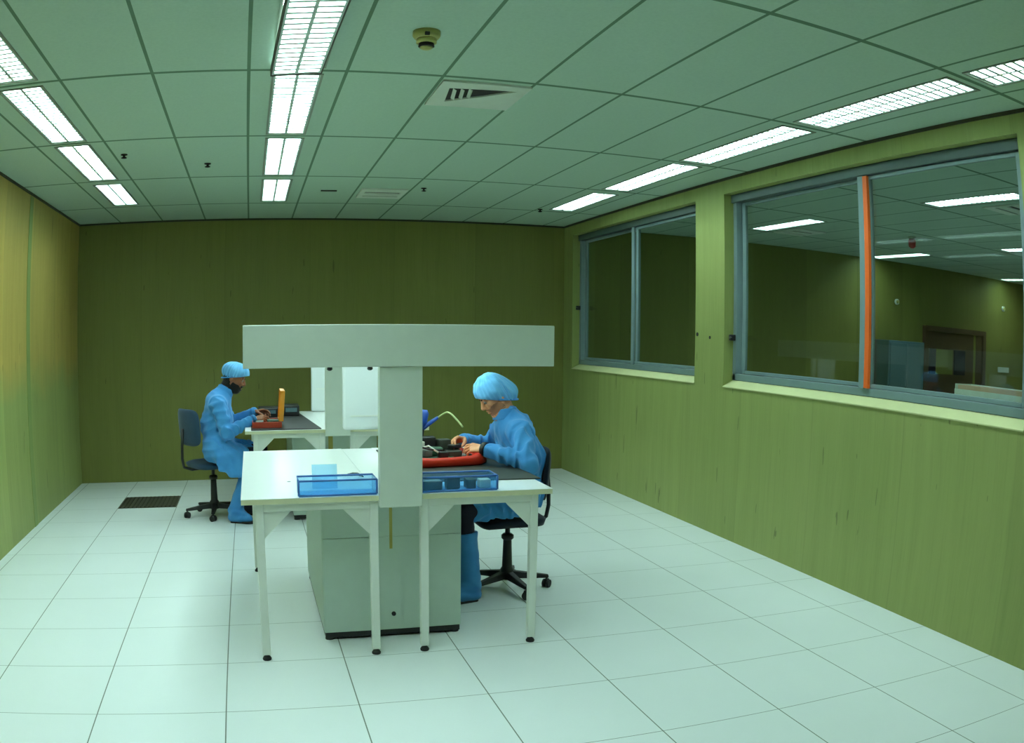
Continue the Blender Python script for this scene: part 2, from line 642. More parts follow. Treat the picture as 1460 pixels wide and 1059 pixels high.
for row, cx, cy, j, ll in fix:
    if j < 3:
        if protoA is None:
            protoA = make_light('ceiling_light', ll, M['tube'], 21)
            o = protoA
        else:
            o = copy_tree(protoA)
    else:
        if protoB is None:
            protoB = make_light('ceiling_light', ll, M['tube'], 18)
            o = protoB
        else:
            o = copy_tree(protoB)
    o.location = (cx, cy, ZC)
    tag(o, LBL[(row, j)], 'ceiling light', 'ceiling lights of the %s row' % row)
    if row == 'middle' and j == 0:
        for ch in o.children:
            if ch.name.startswith('louvre'):
                ch.location = (0.003, -0.02, -0.04)
                ch.rotation_euler = (math.radians(-0.8), math.radians(-4), math.radians(1.6))
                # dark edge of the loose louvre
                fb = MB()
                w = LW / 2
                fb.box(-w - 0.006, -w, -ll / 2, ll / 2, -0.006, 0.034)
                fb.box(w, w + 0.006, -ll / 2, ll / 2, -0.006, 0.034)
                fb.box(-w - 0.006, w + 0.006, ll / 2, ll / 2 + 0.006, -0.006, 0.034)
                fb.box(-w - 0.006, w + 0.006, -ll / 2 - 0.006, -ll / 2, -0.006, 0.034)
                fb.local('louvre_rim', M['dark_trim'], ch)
LBO = ['long ceiling light beyond the big window, right of the orange strip', 'ceiling light beyond the left pane of the big window',
       'ceiling light just right of the orange strip, against the wall beyond', 'small ceiling light at the photo edge beyond the big window, below the long one',
       'farthest ceiling light beyond the big window, above the bright patch near the edge', 'ceiling light of the neighbouring room hidden by the near wall', 'neighbouring room ceiling light hidden by the near wall, deeper in']
protoO = None
for (x, y, l), lb in zip(fo, LBO):
    if protoO is None:
        protoO = make_light('ceiling_light', 1.2, M['tube_other'], 18)
        o = protoO
    else:
        o = copy_tree(protoO)
    o.location = (x, y, ZC)
    tag(o, lb, 'ceiling light', 'ceiling lights of the neighbouring room')


# ------------------------------------------------------------------ ceiling fittings
def make_vent(name, w, l, hole):
    """supply grille plate with a four-sided opening; local origin at ceiling level"""
    r = empty(name, (0, 0, 0))
    f = MB()
    o = [(-w / 2, -l / 2), (w / 2, -l / 2), (w / 2, l / 2), (-w / 2, l / 2)]
    for k in range(4):
        a, b, c, d = o[k], o[(k + 1) % 4], hole[(k + 1) % 4], hole[k]
        f.prism([a, b, c, d], 2, -0.012, -0.001)
    f.local('vent_plate', M['vent'], r)
    MB().prism(hole, 2, -0.002, -0.0008).local('duct_opening', M['vent_dark'], r)
    return r


v = make_vent('ceiling_vent', 0.49, 0.50, [(-0.185, -0.130), (0.19, -0.165), (0.04, -0.005), (-0.150, 0.150)])
for k in range(3):
    x = -0.135 + 0.042 * k
    Mx = Matrix.Translation((x, -0.012 - 0.012 * k, -0.012)) @ Matrix.Rotation(math.radians(-9), 4, 'Z') @ Matrix.Rotation(math.radians(35), 4, 'Y')
    MB().box(-0.011, 0.011, -0.10, 0.10 - 0.015 * k, -0.0015, 0.0015, Mx).local('vane', M['vent'], v)
v.location = (1.207, 4.59, ZC)
tag(v, 'white air vent with dark slots and bent vanes in the ceiling near the detector', 'ceiling vent', 'air vents in the ceiling')
v2 = make_vent('ceiling_vent', 0.43, 0.52, [(-0.17, -0.10), (0.17, -0.10), (0.17, -0.02), (-0.17, -0.02)])
MB().box(-0.17, 0.17, 0.10, 0.12, -0.022, -0.012).local('vane', M['vent'], v2)
v2.location = (1.207, 8.11, ZC)
tag(v2, 'small looking white air vent in the ceiling near the back wall', 'ceiling vent', 'air vents in the ceiling')
for (x, y, lb) in [(6.3, 5.0, 'air vent beside the long light beyond the big window'), (6.25, 8.5, 'faint air vent beside the light beyond the left pane of the big window')]:
    o = copy_tree(v2)
    o.location = (x, y, ZC)
    tag(o, lb, 'ceiling vent', 'air vents in the ceiling')

sd = empty('smoke_detector', (0.722, 3.62, ZC))
MB().lathe([(0.062, 0), (0.062, -0.022), (0.052, -0.036), (0.046, -0.038)], 28, (0.722, 3.62, ZC)).build('detector_base', M['detector'], sd)
MB().lathe([(0.044, -0.038), (0.046, -0.056), (0.040, -0.060)], 24, (0.722, 3.62, ZC)).build('detector_head', M['detector'], sd)
MB().lathe([(0.034, -0.060), (0.036, -0.074), (0.030, -0.078)], 24, (0.722, 3.62, ZC)).build('sensor_chamber', M['vent_dark'], sd)
MB().lathe([(0.030, -0.078), (0.022, -0.086), (0.010, -0.09)], 20, (0.722, 3.62, ZC)).build('sensor_cap', M['detector'], sd)
MB().rbox((0.714, 3.62 - 0.058, ZC - 0.028), (0.022, 0.012, 0.018), 0.003).build('indicator', M['black'], sd)
tag(sd, 'yellowed round smoke detector on the ceiling left of the slotted vent', 'smoke detector')

SPR = [(-0.986, 6.253, 'small dark ceiling sprinkler beside the left row of lights'), (-0.378, 6.716, 'small dark ceiling sprinkler left of the middle row of lights'),
       (1.547, 7.762, 'small dark ceiling sprinkler right of the small far vent'), (2.991, 8.685, 'small dark ceiling sprinkler at the tip of the right row of lights')]
p0 = None
for x, y, lb in SPR:
    if p0 is None:
        p0 = empty('ceiling_sprinkler', (x, y, ZC))
        MB().lathe([(0.026, 0), (0.026, -0.006), (0.01, -0.010), (0.009, -0.020)], 16).local('escutcheon', M['vent_dark'], p0)
        MB().lathe([(0.009, -0.020), (0.022, -0.026), (0.022, -0.030), (0.004, -0.034)], 16).local('deflector', M['vent_dark'], p0)
        o = p0
    else:
        o = copy_tree(p0)
    o.location = (x, y, ZC)
    tag(o, lb, 'sprinkler', 'sprinklers in the ceiling')

sl = MB().box(0.62, 0.77, 7.99, 8.02, ZC - 0.012, ZC - 0.001).build('slot_vent', M['grille'], at=(0.695, 8.0, ZC))
tag(sl, 'tiny dark slot in the ceiling just left of the small far vent', 'slot vent')

# dark perforated tile in the floor
fg = empty('floor_grille', (-1.09, 8.65, 0))
MB().box(-1.385, -0.792, 8.353, 8.942, 0.0005, 0.004).build('grille_plate', M['grille'], fg)
gb = MB()
for k in range(14):
    x = -1.365 + 0.55 * k / 13
    gb.box(x - 0.006, x + 0.006, 8.37, 8.925, 0.004, 0.009)
gb.build('bar', M['grille_bar'], fg)
tag(fg, 'dark floor grille tile left of the far chair', 'floor grille')

# ------------------------------------------------------------------ benches
TZ = 0.843


def make_table(name, xa, xb, ya, yb, lxa, lxb, lya, lyb):
    r = empty(name, ((xa + xb) / 2, (ya + yb) / 2, 0))
    MB().box(xa, xb, ya, yb, TZ - 0.003, TZ).build('tabletop', M['laminate'], r)
    MB().box(xa + 0.001, xb - 0.001, ya + 0.001, yb - 0.001, TZ - 0.028, TZ - 0.003).build('edge_band', M['edge'], r)
    w = 0.042
    zt = TZ - 0.028
    ap = MB()
    for y in (lya, lyb - 0.03):
        ap.box(lxa + w, lxb - w, y, y + 0.03, zt - 0.04, zt)
    for x in (lxa, lxb - 0.03):
        ap.box(x, x + 0.03, lya + w, lyb - w, zt - 0.04, zt)
    ap.build('apron', M['white_metal'], r, bevel=0.002)
    for x in (lxa, lxb - w):
        for y in (lya, lyb - w):
            q = -0.02 if (x == lxa and y != lya and xa < 0) else 0.0
            lg = MB().box(x + q, x + q + w, y, y + w, 0.03, zt).build('leg', M['white_metal'], r, bevel=0.004)
            MB().lathe([(0.022, 0.0), (0.024, 0.008), (0.018, 0.018), (0.010, 0.024), (0.010, 0.032)], 16, (x + q + w / 2, y + w / 2, 0)).build('foot', M['black'], lg)
    g = 0.135
    for y in (lya + 0.012, lyb - 0.016):
        for x, s in ((lxa + w, 1), (lxb - w, -1)):
            MB().prism([(x, zt - 0.04), (x + s * g, zt - 0.04), (x + s * g * 0.9, zt - 0.055), (x, zt - 0.04 - g)], 1, y, y + 0.004).build('bracket', M['white_metal'], r)
    return r


tl = make_table('workbench', -0.073, 0.607, 4.135, 5.93, -0.004, 0.606, 4.155, 5.95 - 0.03)
tag(tl, 'white topped workbench with empty worktop nearest the camera, left of the column', 'workbench', 'white workbenches')
tr_ = make_table('workbench', 0.819, 1.512, 4.135, 5.93, 0.820, 1.442, 4.155, 5.95 - 0.03)
tag(tr_, 'white workbench right of the near column under the dark mat and red tray', 'workbench', 'white workbenches')
tf = make_table('workbench', -0.073, 0.607, 7.215, 9.05, -0.004, 0.606, 7.235, 9.03)
tag(tf, 'far white workbench with the black mat where the bearded person works', 'workbench', 'white workbenches')
tg = make_table('workbench', 0.819, 1.50, 7.215, 9.05, 0.820, 1.442, 7.235, 9.03)
tag(tg, 'far white workbench behind the near column, only its front edge showing', 'workbench', 'white workbenches')
# tiny drilled hole of the near worktop
MB().tube([(0.185, 4.62, TZ - 0.002), (0.185, 4.62, TZ + 0.0012)], 0.010, 12).build('cable_hole', M['part_grey'], tl)


def make_cabinet(name, x0, x1, y0, y1, z1):
    r = empty(name, ((x0 + x1) / 2, (y0 + y1) / 2, 0))
    MB().box(x0, x1, y0, y1, 0.045, z1).build('cabinet_body', M['cab_metal'], r, bevel=0.004)
    MB().box(x0 + 0.004, x1 - 0.004, y0 - 0.004, y0 + 0.01, 0.045, 0.565).build('lower_panel', M['cab_metal'], r, bevel=0.002)
    MB().box(x0 + 0.004, x1 - 0.004, y0 - 0.004, y0 + 0.01, 0.570, z1 - 0.004).build('upper_panel', M['cab_metal'], r, bevel=0.002)
    MB().box(0.609, 0.817, y0 - 0.24, y0 + 1.50, 0.801, TZ).build('worktop_strip', M['laminate'], r)
    MB().box(x0 + 0.006, x1 - 0.006, y0 + 0.004, y1 - 0.01, 0.012, 0.046).build('plinth', M['black_plastic'], r)
    for x in (x0 + 0.03, x1 - 0.03):
        for y in (y0 + 0.03, y1 - 0.03):
            MB().lathe([(0.025, 0), (0.025, 0.012)], 14, (x, y, 0)).build('foot', M['black'], r)
    return r


cn = make_cabinet('pedestal_cabinet', 0.338, 1.094, 4.415, 5.69, 0.80)
MB().tube([(0.718, 4.412, 0.135), (0.718, 4.402, 0.135)], 0.012, 12).build('lock', M['black'], cn)
MB().box(0.700, 0.716, 4.4085, 4.4105, 0.50, 0.76).build('tape_strip', M['yellow_tape'], cn)
tag(cn, 'large grey pedestal cabinet between the legs of the two near workbenches', 'cabinet', 'pedestal cabinets under the canopies')
cf = make_cabinet('pedestal_cabinet', 0.338, 1.094, 7.56, 8.80, 0.80)
MB().box(0.66, 0.70, 7.5535, 7.5555, 0.50, 0.77).build('tape_strip', M['yellow_tape'], cf)
tag(cf, 'grey pedestal cabinet under the far workbench, mostly hidden by the near one', 'cabinet', 'pedestal cabinets under the canopies')


def make_canopy(name, y0, y1, hood):
    """T-shaped overhead canopy: posts, hood and the glossy white divider"""
    r = empty(name, (0.713, (y0 + y1) / 2, 0))
    xa, xb = 0.607, 0.818
    MB().box(xa, xb, y0, y0 + 0.06, 0.786, 1.4735).build('post', M['grey_metal'], r, bevel=0.003)
    MB().box(0.90, 0.95, y1 - 0.05, y1, 0.03, 1.4735).build('rear_leg', M['grey_metal'], r, bevel=0.003)
    MB().lathe([(0.024, 0), (0.024, 0.012), (0.012, 0.02), (0.012, 0.032)], 14, (0.925, y1 - 0.025, 0)).build('foot', M['black'], r)
    MB().box(0.607, 0.885, y1 - 0.10, y1 - 0.051, 0.985 if y0 < 6 else 0.846, 1.4735).build('rear_panel', M['divider'], r, bevel=0.02)
    MB().box(0.66, 0.885, y1 - 0.104, y1 - 0.0995, 1.075, 1.085).build('panel_lip', M['white_metal'], r)
    x0, x1, z0, z1 = -0.046, 1.488, 1.474, 1.678
    t = 0.02
    MB().box(x0, x1, y0 - 0.012, y0 + t, z0, z1).build('front_fascia', M['grey_metal'], r, bevel=0.004)
    MB().box(x0, x1, y1 - t, y1, z0, z1).build('rear_fascia', M['grey_metal'], r, bevel=0.004)
    MB().box(x0, x0 + t, y0 + t, y1 - t, z0, z1).build('end_fascia', M['grey_metal'], r)
    MB().box(x1 - t, x1, y0 + t, y1 - t, z0, z1).build('end_fascia', M['grey_metal'], r)
    MB().box(x0 + t, x1 - t, y0 + t, y1 - t, z1 - 0.02, z1 - 0.004).build('top_sheet', M['grey_metal'], r)
    for x in (0.28, 1.15):
        tb = MB().tube([(x, y0 + 0.15, 1.60), (x, y1 - 0.15, 1.60)], 0.016, 10).build('lamp_tube', M['hood_tube'], r)
        for y in (y0 + 0.13, y1 - 0.13):
            MB().box(x - 0.02, x + 0.02, y - 0.02, y + 0.02, 1.57, 1.66).build('lamp_holder', M['white_metal'], tb)
    for x in (0.37, 0.565):
        MB().lathe([(0.012, 0), (0.014, -0.012), (0.006, -0.018)], 12, (x, y0 + 0.03, z0)).build('hood_bolt', M['black'], r)
    return r


t = NT('glossy_white_divider')
t.bsdf(lin((226, 232, 232)), 0.12, spec=0.6)
M['divider'] = t.m
c1 = make_canopy('overhead_canopy', 4.095, 5.90, True)
tag(c1, 'large pale grey T shaped overhead canopy on posts over the near workbenches', 'canopy', 'overhead canopies of the benches')
c2 = make_canopy('overhead_canopy', 7.19, 9.02, True)
tag(c2, 'far canopy whose pale post stands behind the near one, at the black mat', 'canopy', 'overhead canopies of the benches')

# ------------------------------------------------------------------ things on the near benches
def make_bin(name, x0, x1, y0, y1, h):
    r = empty(name, ((x0 + x1) / 2, (y0 + y1) / 2, TZ))
    z = TZ + 0.001
    b = MB()
    w = 0.004
    b.box(x0, x1, y0, y1, z, z + w)
    b.box(x0, x1, y0, y0 + w, z + w, z + h)
    b.box(x0, x1, y1 - w, y1, z + w, z + h)
    b.box(x0, x0 + w, y0 + w, y1 - w, z + w, z + h)
    b.box(x1 - w, x1, y0 + w, y1 - w, z + w, z + h)
    b.build('bin_shell', M['clear_blue'], r)
    e = MB()
    e.tube([(x0, y0, z + h), (x1, y0, z + h), (x1, y1, z + h), (x0, y1, z + h), (x0, y0, z + h)], 0.005, 8)
    e.tube([(x0, y0, z + 0.006), (x1, y0, z + 0.006)], 0.005, 8)
    e.tube([(x0, y0, z + 0.006), (x0, y0, z + h)], 0.005, 8)
    e.tube([(x1, y0, z + 0.006), (x1, y0, z + h)], 0.006, 8)
    e.build('bin_rim', M['rim_blue'], r)
    return r


b1 = make_bin('parts_bin', 0.212, 0.598, 4.145, 4.30, 0.078)
tag(b1, 'translucent blue parts bin on the front edge of the empty white worktop', 'parts bin', 'blue parts bins on the near benches')
b2 = make_bin('parts_bin', 0.826, 1.215, 4.145, 4.30, 0.076)
tag(b2, 'translucent blue parts bin in front of the dark mat', 'parts bin', 'blue parts bins on the near benches')
sh = MB()
Mx = Matrix.Translation((0.36, 4.36, TZ + 0.002)) @ Matrix.Rotation(math.radians(-16), 4, 'X')
sh.box(-0.065, 0.065, -0.004, 0.004, 0, 0.125, Mx)
sh = sh.build('plastic_plate', M['clear_blue'], at=(0.36, 4.36, TZ))
tag(sh, 'square grey blue translucent plate leaning up behind the left parts bin', 'plate')
inside = [(0.89, 4.22, 0.10, 0.07, 0.045, 'part_grey', 'grey block at the left in the right parts bin'), (1.00, 4.23, 0.07, 0.06, 0.06, 'black_plastic', 'black block in the middle of the right parts bin'),
          (1.09, 4.22, 0.05, 0.07, 0.05, 'mat_dark', 'dark narrow block right of the black one in the right parts bin'), (1.165, 4.22, 0.06, 0.06, 0.045, 'part_white', 'white block at the right end of the right parts bin')]
for x, y, a, b, h, m, lb in inside:
    o = MB().rbox((x, y, TZ + 0.0055 + h / 2), (a, b, h), 0.006).build('component', M[m], at=(x, y, TZ))
    tag(o, lb, 'component', 'loose electronic components')
pn = empty('pliers', (0.56, 4.72, TZ))
MB().tube([(0.52, 4.73, TZ + 0.010), (0.55, 4.745, TZ + 0.012), (0.575, 4.735, TZ + 0.012), (0.59, 4.70, TZ + 0.010)], [0.007, 0.008, 0.008, 0.006], 8).build('handle', M['black_plastic'], pn)
MB().tube([(0.59, 4.70, TZ + 0.010), (0.597, 4.66, TZ + 0.008)], [0.006, 0.003], 8).build('jaw', M['part_grey'], pn)
tag(pn, 'small dark hand tool lying on the white worktop beside the column', 'tool')

# dark mat on the near right bench
mm = MB()
mm.prism([(0.822, 4.455), (1.545, 4.425), (1.50, 5.75), (0.83, 5.78)], 2, TZ + 0.001, TZ + 0.007)
o = mm.build('bench_mat', M['mat_dark'], at=(1.17, 5.1, TZ))
tag(o, 'dark grey green mat on the right workbench under the red tray', 'mat', 'dark mats on the benches')
MZ = TZ + 0.007

# red tray: shallow, with a soft uneven lip
tray = empty('component_tray', (1.12, 5.10, MZ))


def tray_mesh(x0, x1, y0, y1, z, h):
    mb = MB()
    n = 48
    rings = []
    for (inset, dz) in [(0.02, 0.0), (0.004, 0.012), (0.0, h * 0.7), (0.006, h), (0.022, h - 0.004), (0.036, h * 0.5), (0.05, 0.02)]:
        ring = []
        for k in range(n):
            a = 2 * PI * k / n
            ca, sa = math.cos(a), math.sin(a)
            e = 0.34
            px = (abs(ca) ** e) * (1 if ca >= 0 else -1)
            py = (abs(sa) ** e) * (1 if sa >= 0 else -1)
            wob = 0.004 * math.sin(5 * a + 1) + 0.003 * math.sin(9 * a)
            ring.append(((x0 + x1) / 2 + px * ((x1 - x0) / 2 - inset), (y0 + y1) / 2 + py * ((y1 - y0) / 2 - inset), z + dz + (wob if dz > 0.02 else 0)))
        rings.append(ring)
    vs = [p for r_ in rings for p in r_]
    fs = []
    for i in range(len(rings) - 1):
        for k in range(n):
            k2 = (k + 1) % n
            fs.append((i * n + k, i * n + k2, (i + 1) * n + k2, (i + 1) * n + k))
    fs.append(tuple(range(n - 1, -1, -1)))
    fs.append(tuple((len(rings) - 1) * n + k for k in range(n)))
    mb.add(vs, fs, True)
    return mb


tm = tray_mesh(0.86, 1.385, 4.93, 5.33, MZ + 0.001, 0.062)
Mt = Matrix.Translation((1.12, 5.10, 0)) @ Matrix.Rotation(math.radians(9), 4, 'Z') @ Matrix.Translation((-1.12, -5.13, 0))
tm.v = [tuple(Mt @ Vector(p)) for p in tm.v]
tm.build('tray_shell', M['red'], tray)
tag(tray, 'shallow bright red tray on the dark mat in front of the seated worker', 'tray')
# electronics in the tray
rnd = random.Random(11)
items = [('circuit_board', 'pcb', 1.05, 5.12, 0.30, 0.20, 0.012, 0.030, 'large green circuit board lying in the red tray'),
         ('component', 'black_plastic', 0.93, 5.10, 0.09, 0.10, 0.07, 0.030, 'black module at the left end of the red tray'),
         ('component', 'part_white', 0.955, 5.02, 0.05, 0.04, 0.03, 0.065, 'white connector on the left half of the red tray'),
         ('component', 'part_grey', 1.04, 5.07, 0.05, 0.05, 0.045, 0.043, 'grey relay left of the middle of the red tray'),
         ('component', 'pcb', 1.11, 5.13, 0.07, 0.08, 0.05, 0.043, 'green block in the middle of the red tray'),
         ('component', 'black_plastic', 1.13, 5.03, 0.06, 0.05, 0.035, 0.043, 'black chip block in front of the green block'),
         ('component', 'mat_dark', 1.21, 5.10, 0.09, 0.09, 0.045, 0.030, 'dark box in the red tray under the hands'),
         ('component', 'part_grey', 1.28, 5.03, 0.06, 0.05, 0.03, 0.030, 'grey block at the right end of the red tray'),
         ('component', 'black_plastic', 1.06, 5.22, 0.12, 0.08, 0.105, 0.043, 'tall black module at the back of the red tray'),
         ('component', 'mat_dark', 1.17, 5.20, 0.08, 0.07, 0.090, 0.043, 'dark square module behind the green block in the red tray'),
         ('component', 'part_white', 1.015, 5.145, 0.045, 0.035, 0.085, 0.043, 'upright white connector near the post in the red tray'),
         ('component', 'pcb', 1.245, 5.19, 0.05, 0.06, 0.06, 0.030, 'small green block below the far hand of the near worker')]
for nm, m, x, y, a, b, h, dz, lb in items:
    Mx = Matrix.Translation((x, y, MZ + dz + h / 2)) @ Matrix.Rotation(rnd.uniform(-0.5, 0.5) if nm == 'component' else 0.05, 4, 'Z')
    o = MB().rbox((0, 0, 0), (a, b, h), min(0.006, h * 0.3), Mx).build(nm, M[m], at=(x, y, MZ + dz))
    tag(o, lb, 'circuit board' if nm != 'component' else 'component', 'loose electronic components')
for k, (pts, m, lb) in enumerate([([(0.90, 5.0, 0.945), (0.98, 4.98, 0.965), (1.05, 5.0, 0.945), (1.12, 4.99, 0.94)], 'black_plastic', 'black wire looping over the front of the red tray'),
                                  ([(1.0, 5.04, 0.95), (1.04, 5.02, 0.965), (1.09, 4.98, 0.93)], 'part_white', 'short white wire on the red tray')]):
    o = MB().tube(pts, 0.006, 8).build('wire', M[m], at=pts[0])
    tag(o, lb, 'wire')

# upright tool holder with blue head, handle and pale cord
ts = empty('tool_stand', (1.085, 5.45, MZ))
MB().lathe([(0.07, 0.001), (0.07, 0.014), (0.02, 0.022), (0.012, 0.03)], 24, (1.085, 5.45, MZ)).build('stand_base', M['black_plastic'], ts)
MB().tube([(1.085, 5.45, MZ + 0.02), (1.082, 5.45, MZ + 0.13), (1.092, 5.45, MZ + 0.20)], [0.014, 0.013, 0.016], 12).build('stand_arm', M['black_plastic'], ts)
hd = MB().tube([(1.075, 5.45, MZ + 0.175), (1.085, 5.45, MZ + 0.22), (1.10, 5.45, MZ + 0.275), (1.103, 5.45, MZ + 0.295)], [0.022, 0.034, 0.030, 0.018], 16).build('stand_head', M['tool_blue'], ts)
hn = MB().tube([(1.085, 5.45, MZ + 0.165), (1.12, 5.44, MZ + 0.20), (1.185, 5.42, MZ + 0.247)], [0.012, 0.015, 0.010], 12).build('handle', M['tool_blue'], ts)
pts = []
for k in range(15):
    u = k / 14
    pts.append((1.185 + 0.11 * u, 5.42 - 0.22 * u, MZ + 0.247 + 0.045 * math.sin(min(1, u * 1.5) * PI * 0.62) - 0.16 * max(0, u - 0.35) ** 1.5))
MB().tube(pts, 0.006, 8).build('cord', M['cord_pale'], ts)
tag(ts, 'upright dark tool stand with blue head, blue handle and pale curved cord', 'tool stand')

# ------------------------------------------------------------------ things on the far bench
mm = MB()
mm.prism([(-0.02, 7.235), (0.575, 7.235), (0.47, 8.75), (-0.03, 8.80)], 2, TZ + 0.001, TZ + 0.008)
o = mm.build('bench_mat', M['mat_black'], at=(0.25, 8.0, TZ))
tag(o, 'black mat on the far workbench under the open case', 'mat', 'dark mats on the benches')
FZ = TZ + 0.008
case = empty('tool_case', (0.12, 7.52, FZ))
cb = MB()
x0, x1, y0, y1, h, w = -0.01, 0.245, 7.34, 7.70, 0.052, 0.008
cb.box(x0, x1, y0, y1, FZ + 0.001, FZ + 0.009)
cb.box(x0, x1, y0, y0 + w, FZ + 0.009, FZ + h)
cb.box(x0, x1, y1 - w, y1, FZ + 0.009, FZ + h)
cb.box(x0, x0 + w, y0 + w, y1 - w, FZ + 0.009, FZ + h)
cb.box(x1 - w, x1, y0 + w, y1 - w, FZ + 0.009, FZ + h)
cb.build('case_base', M['case_red'], case, bevel=0.003)
Mx = Matrix.Translation((0.252, 0, FZ + h + 0.002)) @ Matrix.Rotation(math.radians(4), 4, 'Y')
ld = MB()
ld.box(-0.006, 0.006, y0, y1, 0, 0.26, Mx)
ld.box(-0.034, -0.006, y0, y0 + 0.008, 0, 0.26, Mx)
ld.box(-0.034, -0.006, y1 - 0.008, y1, 0, 0.26, Mx)
ld.box(-0.034, -0.006, y0 + 0.008, y1 - 0.008, 0.252, 0.26, Mx)
ld.box(-0.034, -0.006, y0 + 0.008, y1 - 0.008, 0, 0.008, Mx)
lid = ld.build('case_lid', M['case_orange'], case, bevel=0.003)
lid['label'] = 'amber yellow lid standing open'
for y in (7.42, 7.62):
    MB().tube([(0.252, y - 0.025, FZ + h + 0.002), (0.252, y + 0.025, FZ + h + 0.002)], 0.006, 8).build('hinge', M['black_plastic'], case)
tag(case, 'open red case with upright amber lid on the black mat', 'case')
fi = [(0.055, 7.52, 0.07, 0.20, 0.04, 'part_grey', 'grey part lying in the open red case', 0.010), (0.17, 7.47, 0.10, 0.12, 0.05, 'pcb', 'green dark part in the open red case beside the lid', 0.010)]
for x, y, a, b, h_, m, lb, dz in fi:
    o = MB().rbox((x, y, FZ + dz + h_ / 2), (a, b, h_), 0.006).build('component', M[m], at=(x, y, FZ + dz))
    tag(o, lb, 'component', 'loose electronic components')
for (x, y, a, b, h_, lb) in [(0.15, 8.50, 0.20, 0.30, 0.085, 'dark instrument box at the back of the far bench, left one'), (0.375, 8.56, 0.16, 0.28, 0.10, 'dark instrument box at the back of the far bench, right one')]:
    o = empty('instrument_box', (x, y, FZ))
    MB().rbox((x, y, FZ + 0.001 + h_ / 2), (a, b, h_), 0.008).build('box_body', M['black_plastic'], o)
    MB().box(x - a * 0.35, x + a * 0.35, y - b / 2 - 0.003, y - b / 2 + 0.004, FZ + h_ * 0.4, FZ + h_ * 0.8).build('front_plate', M['locker'], o)
    tag(o, lb, 'instrument', 'dark instruments on the far bench')


